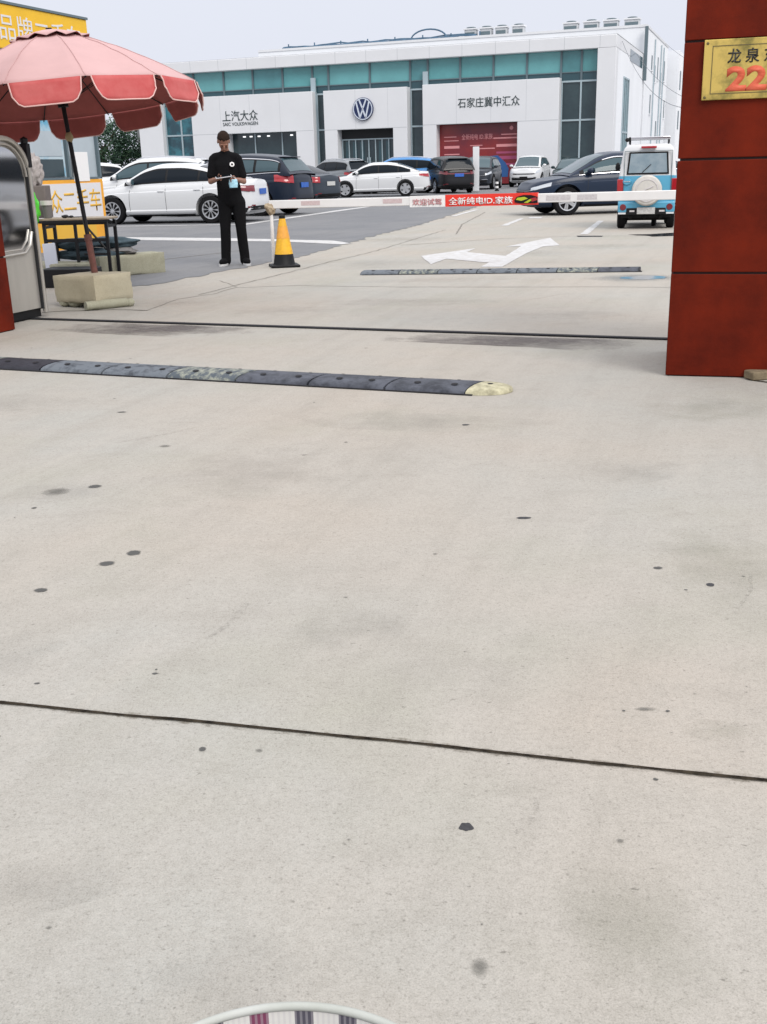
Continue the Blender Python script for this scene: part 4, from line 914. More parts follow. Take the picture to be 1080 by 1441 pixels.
# ------------------------------------------------------------------ posts in the yard
ty = empty('totem_post', (4.77, 52.1, 0), R(-10)); tag(ty, 'blank white totem post standing right of the black minivan', 'post')
m = MB(); m.box(-.145, .145, -.06, .06, .08, 2.06); m.make('panel', M['bwhite'], ty, bevel=.01)
m = MB(); m.box(-.2, .2, -.15, .15, 0, .08); m.make('base', M['greywall'], ty)
bl = empty('striped_bollard', (6.0, 54.3, 0)); tag(bl, 'short bollard with black and white bands beside the totem post', 'bollard')
m = MB(); m.lathe([(.001, 0), (.11, 0), (.11, .06), (.075, .07), (.075, .52), (.06, .58), (.001, .6)], 18); m.make('post', M['black'], bl)
for z in (.14, .34): m = MB(); m.lathe([(.079, z), (.079, z + .1)], 18); m.make('band', M['white'], bl)

# ------------------------------------------------------------------ gate pillars
def pillar(name, label, loc, rz, x0, x1, y0, y1, joints, ztop):
    r = empty(name, loc, rz); tag(r, label, 'gate pillar')
    m = MB(); m.box(x0 + .012, x1 - .012, y0 + .012, y1 - .012, 0, ztop - .01); m.make('core', M['grout'], r)
    zs_ = [0.0] + joints + [ztop]
    for a, b in zip(zs_, zs_[1:]):
        m = MB(); m.box(x0, x1, y0, y1, a + .006, b - .006); m.make('tile_course', M['redtile'], r, bevel=.004)
    return r
pillar('gate_pillar', 'red tiled gate pillar carrying the brass number plate', (1.70, 6.22, 0), R(-15.8), 0, 1.25, 0, .9, [.60, 1.222, 1.83, 2.44, 3.05], 3.6)
pillar('gate_pillar', 'red tiled gate pillar at the left edge beside the steel gate head', (-3.062, 8.96, 0), R(-20), -.9, 0, -1.3, 0, [.60, 1.21, 1.82, 2.43, 3.04], 3.6)
def onp(x, z, off=0): return Matrix.Translation((1.70, 6.22, 0)) @ Matrix.Rotation(R(-15.8), 4, 'Z') @ Vector((x, -off, z))
pq = empty('number_plate', onp(0, 0), R(-15.8)); tag(pq, 'brass plaque with black characters and red house number on the red pillar', 'plaque')
m = MB(); m.box(.105, .725, -.022, -.003, 1.527, 1.832); pl = m.make('plate', M['brass'], pq, bevel=.004)
m = MB(); a, b, c, d = .148, .683, 1.557, 1.80
for q in ((a, b, c, c + .004), (a, b, d - .004, d), (a, a + .004, c + .004, d - .004), (b - .004, b, c + .004, d - .004)): m.box(q[0], q[1], -.0245, -.0215, q[2], q[3])
m.make('engraved_border', M['brassdark'], pl)
text('street_name', '龙 泉 东 路', M['plaqueblack'], pl, (.402, -.0222, 1.745), (1, 0, 0), (0, 0, 1), .348, .074, .003, .018)
text('house_number', '223', M['plaquered'], pl, (.380, -.0222, 1.630), (1, 0, 0), (0, 0, 1), .305, .128, .0012, .045)
m = MB()
for x in (.122, .708):
    for z in (1.541, 1.813): m.lathe([(.001, -.027), (.006, -.026), (.008, -.0215)], 10, 'Y', (x, 0, z))
m.make('screws', M['brassdark'], pl)
br = MB(); br.box(-.085, .085, -.05, .05, 0, .05); o = br.make('loose_brick', M['brick'], bevel=.008); o.location = (2.215, 6.06, 0.001); o.rotation_euler = (0, 0, R(14)); tag(o, 'dirty yellow brown brick lying at the foot of the red pillar', 'brick')

# rail across the entrance
m = MB()
ga, gb = Vector((-3.6, 9.82, 0)), Vector((3.2, 7.10, 0)); d = (gb - ga).normalized(); n_ = Vector((-d.y, d.x, 0))
def seg_box(q, a, b, wd, z0, z1):
    d = (b - a).normalized(); n_ = Vector((-d.y, d.x, 0)) * wd / 2
    v = [p + Vector((0, 0, z)) for z in (z0, z1) for p in (a - n_, b - n_, b + n_, a + n_)]
    q.add(v, [(3, 2, 1, 0), (4, 5, 6, 7), (0, 1, 5, 4), (1, 2, 6, 5), (2, 3, 7, 6), (3, 0, 4, 7)])
seg_box(m, ga, gb, .06, .002, .012); o = m.make('gate_rail', M['hole']); tag(o, 'dark steel rail sunk across the entrance from gate head to red pillar', 'gate rail')

# ------------------------------------------------------------------ speed bumps
def bump_section(wd, hh, n=10):
    return [(wd / 2 * math.cos(PI * k / n), hh * (math.sin(PI * k / n) ** .75)) for k in range(n + 1)]
def bump(label, p0, p1, wd, hh, mats_, seed, capm):
    p0, p1 = Vector((*p0, 0)), Vector((*p1, 0)); ln = (p1 - p0).length; d = (p1 - p0) / ln
    r = empty('speed_bump', p0, math.atan2(d.y, d.x)); tag(r, label, 'speed bump')
    n = len(mats_); sec = bump_section(wd, hh); rnd = random.Random(seed); sl = ln / n
    for i, mk in enumerate(mats_):
        v, f = [], []; x0, x1 = i * sl + .007, (i + 1) * sl - .007; ns = 8; skew = wd * .22
        for k in range(ns + 1):
            x = x0 + (x1 - x0) * k / ns
            for y, z in sec: v.append((x + skew * y / wd * 2 * .5, y, .001 + z + (.002 * noise.noise(Vector((x * 6, y * 9, seed))) if z > .01 else 0)))
        W_ = len(sec)
        f = [(k * W_ + j, (k + 1) * W_ + j, (k + 1) * W_ + j + 1, k * W_ + j + 1) for k in range(ns) for j in range(W_ - 1)]
        f += [tuple(range(W_)), tuple(ns * W_ + j for j in range(W_))[::-1], tuple(k * W_ for k in range(ns + 1))[::-1] + tuple(k * W_ + W_ - 1 for k in range(ns + 1))]
        s = obj('segment', v, f, M[mk], r, smooth=True, ang=50)
        q = MB()                                             # bolt recesses, seen as dark pits
        for fx in (.25, .75):
            for yy in (-wd * .22, wd * .2):
                xx = x0 + (x1 - x0) * fx + rnd.uniform(-.02, .02); zz = hh * (math.sin(math.acos(max(-1, min(1, 2 * yy / wd)))) ** .75)
                rad = .021 if yy < 0 else .012; pts = []
                for k in range(12):
                    a = 2 * PI * k / 12; y2 = yy + rad * .9 * math.sin(a); z2 = hh * (math.sin(math.acos(max(-1, min(1, 2 * y2 / wd)))) ** .75) + .0055
                    pts.append((xx + rad * math.cos(a), y2, z2))
                q.add(pts, [tuple(range(12))])
        q.make('bolt_holes', M['hole'], s)
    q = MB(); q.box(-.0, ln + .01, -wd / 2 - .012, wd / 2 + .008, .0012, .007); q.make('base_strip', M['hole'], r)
    if capm:
        v, f = [], []; cl = .20; ns = 10
        for k in range(ns + 1):
            t = k / ns; sc = math.sqrt(max(0, 1 - t ** 2.2)) * .98 + .02
            for y, z in sec: v.append((ln + cl * t + (wd * .22 * y / wd * (1 - t)), y * sc, .001 + z * (sc ** .6)))
        W_ = len(sec); f = [(k * W_ + j, (k + 1) * W_ + j, (k + 1) * W_ + j + 1, k * W_ + j + 1) for k in range(ns) for j in range(W_ - 1)] + [tuple(range(W_))]
        c = obj('end_cap', v, f, M[capm], r, smooth=True, ang=60)
        q = MB(); q.lathe([(.001, hh + .004), (.016, hh + .004)], 12, c=(ln + .07, 0, -.003)); q.make('bolt_holes', M['hole'], c)
    return r
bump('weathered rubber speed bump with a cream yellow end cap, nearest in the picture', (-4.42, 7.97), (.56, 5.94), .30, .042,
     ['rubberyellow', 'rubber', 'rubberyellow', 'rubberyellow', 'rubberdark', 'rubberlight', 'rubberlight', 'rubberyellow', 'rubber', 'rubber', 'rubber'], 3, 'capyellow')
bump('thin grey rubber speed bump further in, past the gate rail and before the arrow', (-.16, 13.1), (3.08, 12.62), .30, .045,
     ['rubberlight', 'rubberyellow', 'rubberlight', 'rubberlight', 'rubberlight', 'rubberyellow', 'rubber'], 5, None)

# ------------------------------------------------------------------ barrier boom, post, cone
bp0, bp1 = Vector((-1.42, 14.72, 0)), Vector((4.4, 12.72, 0)); d = (bp1 - bp0); ln = d.length; ba = math.atan2(d.y, d.x)
ps = empty('boom_rest_post', (-1.40, 14.70, 0)); tag(ps, 'thin white post with a plaster clamp holding the free end of the barrier', 'post')
m = MB(); m.tube([(0, 0, 0), (0, 0, .72)], .024, 12); m.make('pole', M['boomwhite'], ps, smooth=True)
m = MB(); m.blob((.0, -.01, .735), (.062, .055, .075), 3, .35, 2.5, 4); m.blob((-.05, -.01, .77), (.04, .04, .045), 2, .4, 2, 2); m.make('clamp', M['rust'], ps, smooth=True)
m = MB(); m.lathe([(.001, 0), (.05, 0), (.05, .012), (.001, .012)], 16); m.make('foot', M['steel'], ps)
bm_ = empty('barrier_boom', (-1.42, 14.70, .792), ba); tag(bm_, 'long white barrier boom across the entrance with a red banner in its middle', 'barrier')
m = MB(); bm_.rotation_euler = (0, -R(.45), ba); m.box(-.0, ln, -.022, .022, -.054, .054); m.make('bar', M['boomwhite'], bm_, bevel=.008)
def bx(px): return px
for x0, x1, z0, z1, mk in ((.47, .74, -.02, .035, 'boompink'), (1.61, 1.87, -.02, .035, 'boompink'), (3.72, 4.02, -.03, .03, 'boomgrey'), (4.10, 4.34, -.03, .03, 'boomgrey')):
    m = MB(); m.box(x0, x1, -.0245, -.021, z0, z1); m.make('faded_patch', M[mk], bm_)
def ban(x0, x1, z0, z1, mt, nm, yy=.030):
    v, f = [], []; n = 16
    for k in range(n + 1):
        x = x0 + (x1 - x0) * k / n; off = .004 * noise.noise(Vector((x * 5, 1, 2)))
        v += [(x, -yy + off, z0 + .004 * noise.noise(Vector((x * 4, 3, 1)))), (x, -yy + off, z1), (x, yy, z1), (x, yy, z0)]
    for k in range(n):
        for j in range(4): f.append((k * 4 + j, k * 4 + (j + 1) % 4, k * 4 + 4 + (j + 1) % 4, k * 4 + 4 + j))
    f += [(3, 2, 1, 0), (n * 4, n * 4 + 1, n * 4 + 2, n * 4 + 3)]
    o = obj(nm, v, f, mt, bm_); 
    return o
bw = ban(1.975, 2.443, -.074, .062, M['white'], 'banner_white')
rd = ban(2.446, 3.62, -.076, .066, M['bannerred'], 'banner_red')
text('banner_text', '欢迎试驾', M['fadedred'], bw, (2.205, -.035, -.012), (1, 0, 0), (0, 0, 1), .385, .08, .004, .008)
text('banner_text', '全新纯电ID.家族', M['white'], rd, (2.90, -.035, -.012), (1, 0, 0), (0, 0, 1), .82, .092, .004, .012)
T2 = Matrix(((1, 0, 0, 0), (0, 0, 1, 0), (0, 1, 0, 0), (0, 0, 0, 1)))
m = MB(); m.prism([(3.33, -.02), (3.36, .022), (3.44, .042), (3.54, .04), (3.62, .015), (3.62, -.055), (3.40, -.055), (3.34, -.045)], -.040, -.034, T2); pc = m.make('banner_car', M['black'], rd)
m = MB(); m.prism([(3.35, -.012), (3.37, .012), (3.46, .02), (3.50, -.002), (3.42, -.026)], -.043, -.040, T2); m.prism([(3.45, -.05), (3.52, -.01), (3.56, -.012), (3.50, -.052)], -.043, -.040, T2); m.make('banner_car_highlight', M['lime'], pc)
m = MB(); m.prism([(3.53, .0), (3.60, .012), (3.62, -.02), (3.55, -.04)], -.043, -.040, T2); m.make('banner_car_tail', M['lampred'], pc)

cn = empty('traffic_cone', (-1.235, 14.42, 0), R(12)); tag(cn, 'yellow traffic cone with a black base beside the barrier post', 'traffic cone')
m = MB(); m.box(-.19, .19, -.19, .19, 0, .035); m.make('base', M['black'], cn, bevel=.012)
m = MB(); m.lathe([(.15, .034), (.142, .05), (.122, .17)], 28); m.make('collar', M['black'], cn, smooth=True)
m = MB(); m.lathe([(.1225, .168), (.045, .60), (.042, .62), (.030, .622)], 28); m.make('body', M['cone'], cn, smooth=True)
m = MB(); m.lathe([(.0885, .37), (.0612, .525)], 28); m.make('band', M['conewhite'], cn, smooth=True)
m = MB(); m.lathe([(.042, .618), (.040, .66), (.028, .668), (.001, .668)], 20); m.make('tip', M['black'], cn, smooth=True)

# ------------------------------------------------------------------ the man in black
def skin_mesh(nodes, edges, sub=2, root=0):
    """nodes (x, y, z, r): closed round masses strung densely along each edge, to be fused into one continuous surface"""
    t = MB()
    for a, b in edges:
        A, B = nodes[a], nodes[b]; ra, rb = [(n[3] if isinstance(n[3], tuple) else (n[3], n[3])) for n in (A, B)]
        d = math.dist(A[:3], B[:3]); n = max(2, int(d / (min(ra + rb) * .35)) + 1)
        for k in range(n + 1):
            s = k / n; rx, ry = ra[0] + (rb[0] - ra[0]) * s, ra[1] + (rb[1] - ra[1]) * s
            t.blob([A[i] + (B[i] - A[i]) * s for i in range(3)], (rx, ry, min(rx, ry)), 2 if min(rx, ry) > .02 else 1, 0)
    return t.v, t.f
def fuse(q, voxel, mt, name, parent, smooth_it=4):
    o = q.make('tmp', mt); rm = o.modifiers.new('r', 'REMESH'); rm.mode = 'VOXEL'; rm.voxel_size = voxel
    sm = o.modifiers.new('s', 'SMOOTH'); sm.iterations = smooth_it; sm.factor = .5
    dg = bpy.context.evaluated_depsgraph_get(); me = bpy.data.meshes.new_from_object(o.evaluated_get(dg)); bpy.data.objects.remove(o)
    me.name = name; me.materials.clear(); me.materials.append(mt); me.polygons.foreach_set('use_smooth', [True] * len(me.polygons))
    r = bpy.data.objects.new(name, me); COL.objects.link(r); r.parent = parent; return r
pr = empty('person', (-1.94, 14.86, 0), R(2)); tag(pr, 'man in black t shirt and trousers looking down at a tablet in his hands', 'person')
hx = -.045                                   # shoulders sit a little left of the feet
hip, kn, an = .93, .50, .085
LW, RW = (-.105, .105)
# wrists: his right (viewer's left) hand holds the tablet from below, the left supports it
wr = {-1: (hx - .10, -.27, 1.135), 1: (hx + .155, -.27, 1.125)}
el = {-1: (hx - .215, -.0, 1.105), 1: (hx + .225, .01, 1.095)}
shd = {-1: (hx - .165, .01, 1.415), 1: (hx + .165, .01, 1.41)}
q = MB()
nodes = [(hx * .4, 0, .95, (.12, .085)), (hx * .7, .0, 1.12, (.115, .08)), (hx, .005, 1.30, (.13, .09)), (hx, .015, 1.40, (.10, .075)), (hx, .005, 1.49, .055), (hx, -.025, 1.56, .052)]
edges = [(0, 1), (1, 2), (2, 3), (3, 4), (4, 5)]
for s in (-1, 1):
    k = len(nodes); x, y, z = shd[s]
    nodes += [(x - s * .03, y, z - .01, .052), (x + s * .0, y, z - .03, .050), (*el[s], .038), ((el[s][0] + wr[s][0]) / 2, (el[s][1] + wr[s][1]) / 2, (el[s][2] + wr[s][2]) / 2, .036), (*wr[s], .024)]
    edges += [(3, k), (k, k + 1), (k + 1, k + 2), (k + 2, k + 3), (k + 3, k + 4)]
    k = len(nodes); fx_ = -.128 if s < 0 else .128
    nodes += [(s * .075, 0, .88, .07), (s * .105, -.015, .50, .05), (s * .118, .01, .30, .055), (fx_, .03, .10, .034), (fx_ + s * .01, -.01, .045, .026), (fx_ + s * .025, -.10, .035, .02)]
    edges += [(0, k), (k, k + 1), (k + 1, k + 2), (k + 2, k + 3), (k + 3, k + 4), (k + 4, k + 5)]
q.add(*skin_mesh(nodes, edges, 2))
# head: cranium, jaw, nose, ears, brow, lips, tilted down and a little to his right
Hm = Matrix.Translation((hx - .005, -.045, 1.585)) @ Matrix.Rotation(R(8), 4, 'Z') @ Matrix.Rotation(R(44), 4, 'X')
def hb(c, r, n=3, amp=0): 
    t = MB(); t.blob((0, 0, 0), r, n, amp); q.add([Hm @ (Vector(v) + Vector(c)) for v in t.v], t.f)
hb((0, .012, .065), (.077, .096, .088)); hb((0, -.022, .01), (.064, .068, .085)); hb((0, -.052, -.05), (.038, .034, .03))
hb((0, -.095, .012), (.014, .02, .028)); hb((0, -.105, -.004), (.017, .014, .012)); hb((0, -.080, .045), (.050, .014, .012)); hb((0, -.083, -.034), (.024, .012, .007)); hb((0, -.081, -.046), (.022, .012, .007))
for s in (-1, 1): hb((s * .076, .012, .018), (.010, .020, .033)); hb((s * .040, -.055, .0), (.019, .02, .02)); hb((s * .030, -.083, .026), (.013, .009, .007))
# hands: palm, four curled fingers and a thumb each
def hand(s):
    w0 = Vector(wr[s]); fwd = Vector((-s * .55, -.62, .10 if s < 0 else -.05)).normalized(); side = Vector((0, 0, 1)); lat = fwd.cross(side).normalized() * s
    up = side
    def P_(a, b, c): return w0 + fwd * a + up * b + lat * c
    nodes = [(*P_(0, 0, 0), .022), (*P_(.05, .0, 0), (.034, .017)), (*P_(.085, .0, 0), (.036, .015))]
    q.add(*skin_mesh(nodes, [(0, 1), (1, 2)], 2))
    t = MB()
    for i, (off, l_) in enumerate([(.030, .85), (.010, 1.0), (-.010, .94), (-.028, .75)]):
        ns = [(*P_(.075, off, 0), .0085), (*P_(.105 * (.9 + .1 * l_), off, -.008), .0085), (*P_(.105 + .028 * l_, off * .9, -.024), .0078), (*P_(.105 + .032 * l_, off * .85, -.046 * l_), .0065)]
        q.add(*skin_mesh(ns, [(0, 1), (1, 2), (2, 3)], 1))
    ns = [(*P_(.025, .020, 0), .012), (*P_(.05, .044, -.012), .0105), (*P_(.082, .050, -.024), .009), (*P_(.10, .046, -.03), .0075)]
    q.add(*skin_mesh(ns, [(0, 1), (1, 2), (2, 3)], 1))
hand(-1); hand(1)
body = fuse(q, .0055, M['skin'], 'body', pr, 2)
# eyes half closed looking down
for s in (-1, 1):
    t = MB(); t.blob((0, 0, 0), (.013, .006, .004), 2, 0); e_ = MB().add([Hm @ (Vector(v) + Vector((s * .030, -.091, .021))) for v in t.v], t.f); e_.make('eye', M['hair'], pr, smooth=True)
t = MB(); t.blob((0, 0, 0), (.052, .006, .006), 2, .3); 
for s in (-1, 1):
    e_ = MB(); t = MB(); t.blob((0, 0, 0), (.017, .004, .003), 2, .2); e_.add([Hm @ (Vector(v) + Vector((s * .031, -.096, .050))) for v in t.v], t.f); e_.make('eyebrow', M['hair'], pr, smooth=True)
# hair: short cropped cap
t = MB(); t.blob((0, 0, 0), (.083, .104, .094), 4, .05, 9, 2); hv = []; 
keep = [i for i, v in enumerate(t.v) if v[2] > (-.020 - v[1] * .62 + .020 * noise.noise(Vector(v) * 60) if v[1] < .0 else -.055)]; ks = set(keep); mp_ = {i: k for k, i in enumerate(keep)}
e_ = MB().add([Hm @ (Vector(t.v[i]) + Vector((0, .014, .068))) for i in keep], [tuple(mp_[i] for i in f) for f in t.f if all(i in ks for i in f)])
ho = e_.make('hair', M['hair'], pr, smooth=True); sm = ho.modifiers.new('s', 'SOLIDIFY'); sm.thickness = .012; sm.offset = -1
# t shirt: loose, to mid hip, sleeves to above the elbow
q = MB()
nodes = [(hx * .3, 0, .86, (.175, .125)), (hx * .5, -.005, 1.0, (.168, .122)), (hx * .8, -.005, 1.15, (.156, .115)), (hx, .0, 1.30, (.168, .115)), (hx, .01, 1.405, (.125, .088)), (hx, .005, 1.465, (.066, .06))]
edges = [(0, 1), (1, 2), (2, 3), (3, 4), (4, 5)]
for s in (-1, 1):
    k = len(nodes); x, y, z = shd[s]; e0 = Vector(el[s]); s0 = Vector((x, y, z - .03))
    m1 = s0.lerp(e0, .35); m2 = s0.lerp(e0, .72)
    nodes += [(x - s * .03, y, z - .008, .064), (*s0, .062), (*m1, .063), (*m2, .064)]
    edges += [(4, k), (k, k + 1), (k + 1, k + 2), (k + 2, k + 3)]
q.add(*skin_mesh(nodes, edges, 2)); 
shirt = fuse(q, .011, M['cloth'], 'tshirt', pr, 3)
q = MB(); nodes = [(hx * .3, .005, .96, (.150, .112)), (hx * .2, .005, .90, (.155, .118))]; edges = [(0, 1)]
for s in (-1, 1):
    k = len(nodes); fx_ = s * .128
    nodes += [(s * .09, .0, .82, .102), (s * .10, -.012, .62, .086), (s * .105, -.018, .50, .074), (s * .115, .008, .30, .073), (fx_, .022, .13, .070), (fx_, .02, .065, .070)]
    edges += [(1, k)] + [(k + i, k + i + 1) for i in range(5)]
q.add(*skin_mesh(nodes, edges, 2)); fuse(q, .011, M['cloth'], 'trousers', pr, 3)
for s in (-1, 1):
    fx_ = s * .13; a = Matrix.Translation((fx_ + s * .01, 0, 0)) @ Matrix.Rotation(R(14 * s), 4, 'Z')
    q = MB(); t = MB(); t.blob((0, -.06, .055), (.050, .135, .048), 3, .08, 3, 1); q.add([a @ Vector((v[0], v[1], max(.018, v[2]))) for v in t.v], t.f); sh_ = q.make('shoe', M['cloth'], pr, smooth=True)
    q = MB(); q.prism([((.054 * math.cos(k * PI / 10)) * (1 if math.sin(k * PI / 10) < 0 else .9), -.06 + .142 * math.sin(k * PI / 10)) for k in range(20)], .001, .030, a); q.make('sole', M['shoewhite'], sh_)
q = MB(); q.lathe([(.001, -.006), (.028, -.006), (.032, 0)], 20, 'Y'); b_ = q.make('badge', M['white'], pr); b_.location = (hx + .095, -.131, 1.315); b_.rotation_euler = (R(-8), 0, R(10))
q = MB(); q.lathe([(.001, -.009), (.014, -.009), (.014, -.006)], 16, 'Y'); q.make('badge_mark', M['black'], b_)
def pw(x, y, z): return pr.matrix_basis @ Vector((x, y, z))
tb = empty('tablet', Matrix.Translation(pr.location) @ Matrix.Rotation(R(2), 4, 'Z') @ Vector((hx + .0, -.395, 1.165))); tb.rotation_euler = (R(7), R(-7), R(10)); tag(tb, 'thin pale edged tablet held flat in the man in black\'s hands', 'tablet')
m = MB(); m.box(-.105, .105, -.075, .075, -.007, .004); m.make('case', M['paper'], tb, bevel=.004)
m = MB(); m.box(-.094, .094, -.066, .066, .0045, .006); m.make('screen', M['blackglass'], tb)
mk = MB(); nx, nz = 8, 8; v = []
for i in range(nx + 1):
    for j in range(nz + 1):
        u_, t_ = i / nx - .5, j / nz - .5; v.append((u_ * .12 * (1 - .25 * abs(t_)), -.02 + .025 * math.cos(u_ * 3) * -1 + .012 * noise.noise(Vector((u_ * 4, t_ * 5, 2))), t_ * .105))
mk.add(v, [(i * (nz + 1) + j, (i + 1) * (nz + 1) + j, (i + 1) * (nz + 1) + j + 1, i * (nz + 1) + j + 1) for i in range(nx) for j in range(nz)])
fm_ = empty('face_mask', Matrix.Translation(pr.location) @ Matrix.Rotation(R(2), 4, 'Z') @ Vector((hx + .115, -.345, 1.075)), R(10)); tag(fm_, 'pale blue folded face mask dangling from the man\'s left hand', 'face mask')
o = mk.make('mask_cloth', M['maskblue'], fm_, smooth=True); sm = o.modifiers.new('s', 'SOLIDIFY'); sm.thickness = .004
m = MB(); m.tube([(-.05, -.03, .03), (-.03, -.01, .07), (.0, .0, .085), (.03, -.01, .07), (.05, -.03, .03)], .003, 5); m.make('ear_loop', M['white'], fm_)

# ------------------------------------------------------------------ kerb blocks by the gate
def block(name, label, loc, rz, lx, ly, lz, z0, mt, tilt=0):
    bm = bmesh.new(); bmesh.ops.create_cube(bm, size=1)
    for q_ in bm.verts: q_.co = Vector((q_.co.x * lx, q_.co.y * ly, q_.co.z * lz + lz / 2))
    bmesh.ops.subdivide_edges(bm, edges=bm.edges[:], cuts=9, use_grid_fill=True)
    for q_ in bm.verts:
        p = q_.co; k = noise.noise(p * 7 + Vector((lx * 9, 0, 0))) * .006 + noise.noise(p * 25) * .003
        e_ = sum(abs(abs(c) - h_) < .01 for c, h_ in ((p.x, lx / 2), (p.y, ly / 2), (p.z - lz / 2, lz / 2)))
        p += Vector((p.x, p.y, p.z - lz / 2)).normalized() * (k - (.012 + .014 * max(0, noise.noise(p * 11))) * (e_ > 1))
    me = bpy.data.meshes.new(name); bm.to_mesh(me); bm.free(); me.materials.append(mt); me.polygons.foreach_set('use_smooth', [True] * len(me.polygons)); me.set_sharp_from_angle(angle=R(42))
    o = bpy.data.objects.new(name, me); COL.objects.link(o); o.location = (*loc, z0); o.rotation_euler = (0, R(tilt), rz); tag(o, label, 'concrete block'); return o
block('concrete_block', 'pale yellow concrete block under the umbrella pole, nearest the entrance', (-2.79, 10.56), R(-35), .61, .48, .262, .05, M['block'], -1.5)
block('kerb_block', 'long mossy concrete kerb block lying behind the block with the umbrella pole', (-3.20, 13.85), R(42), .95, .32, .26, .0, M['kerb'])
block('concrete_sleeper', 'dark stained concrete sleeper under the table', (-3.95, 13.3), R(-20), .9, .4, .22, 0, M['kerb'])
m = MB(); m.tube([(-.22, 0, .045), (.0, .0, .045), (.2, .0, .042)], [.042, .046, .042], 9); m.blob((.235, 0, .04), (.05, .045, .04), 2, .3); o = m.make('broken_kerb_piece', M['kerb'], smooth=True); o.location = (-2.60, 10.28, 0.0); o.rotation_euler = (0, 0, R(38)); tag(o, 'broken stone piece wedged under the front edge of the pale block', 'stone')
m = MB(); m.blob((0, 0, .05), (.09, .07, .05), 2, .3); m.blob((-.12, .04, .045), (.07, .06, .045), 2, .3, 2, 5); o = m.make('packing_stones', M['kerb']); o.location = (-2.95, 10.5, 0); tag(o, 'dark packing stones beneath the pale concrete block', 'stone')

# ------------------------------------------------------------------ umbrella
um = empty('market_umbrella', (-2.78, 10.62, .34)); tag(um, 'large faded pink umbrella with red scalloped flaps leaning over the gate', 'umbrella')
um.rotation_euler = (R(-2.6), R(-5.8), R(-5))
ht = 2.17; Rr = 1.30; NR = 12
def cz(r): return ht - .60 * (r / Rr) ** 1.45
v, f = [], []; nr, na = 14, 8
for i in range(nr + 1):
    r = .10 + (Rr - .10) * i / nr
    for k in range(NR * na):
        a = 2 * PI * k / (NR * na); u_ = (k % na) / na; c = math.cos(PI / NR) / math.cos(((u_ - .5) * 2 * PI / NR)); sag = .022 * math.sin(PI * u_) * math.sin(PI * min(1, i / nr) * .9) + .010 * noise.noise(Vector((r * 7, k * .10, 0))) + .010 * noise.noise(Vector((r * 16, k * .045, 4))) * min(1, i / 5)
        rr = r * (c if True else 1); v.append((rr * math.cos(a), rr * math.sin(a), cz(r) - sag))
W_ = NR * na; f = [(i * W_ + k, (i + 1) * W_ + k, (i + 1) * W_ + (k + 1) % W_, i * W_ + (k + 1) % W_) for i in range(nr) for k in range(W_)]
f = [q_[::-1] for q_ in f] 
def two_sided(name, v, f, outer, inner, parent, th=.004):
    o = obj(name, v, f, None, parent, smooth=True, mats=[outer, inner], ang=60); o.data.flip_normals() if o.data.polygons[len(f) // 2].normal.z < 0 else None
    md = o.modifiers.new('s', 'SOLIDIFY'); md.thickness = th; md.offset = -1; md.material_offset = 1; md.material_offset_rim = 0; return o
two_sided('canopy', v, f, M['canopyout'], M['canopyin'], um)
q = MB()
for k in range(NR): q.tube([Vector(v[i * W_ + k * na]) + Vector((0, 0, .002)) for i in range(nr + 1)], .0035, 5)
q.make('canopy_seams', M['seamcloth'], um)
v, f = [], []
for i in range(5):
    r = .02 + .34 * i / 4
    for k in range(NR * 4):
        a = 2 * PI * k / (NR * 4); sc = 1 + (.0 if i < 4 else .05 * math.cos(a * NR)); v.append((r * sc * math.cos(a), r * sc * math.sin(a), ht + .022 - .095 * (r / .36) ** 1.5 + (.012 * math.cos(a * NR) if i == 4 else 0)))
f = [(i * 48 + k, i * 48 + (k + 1) % 48, (i + 1) * 48 + (k + 1) % 48, (i + 1) * 48 + k)[::-1] for i in range(4) for k in range(48)] + [tuple(range(48))]
two_sided('vent_cap', v, f, M['canopyout'], M['canopyin'], um)
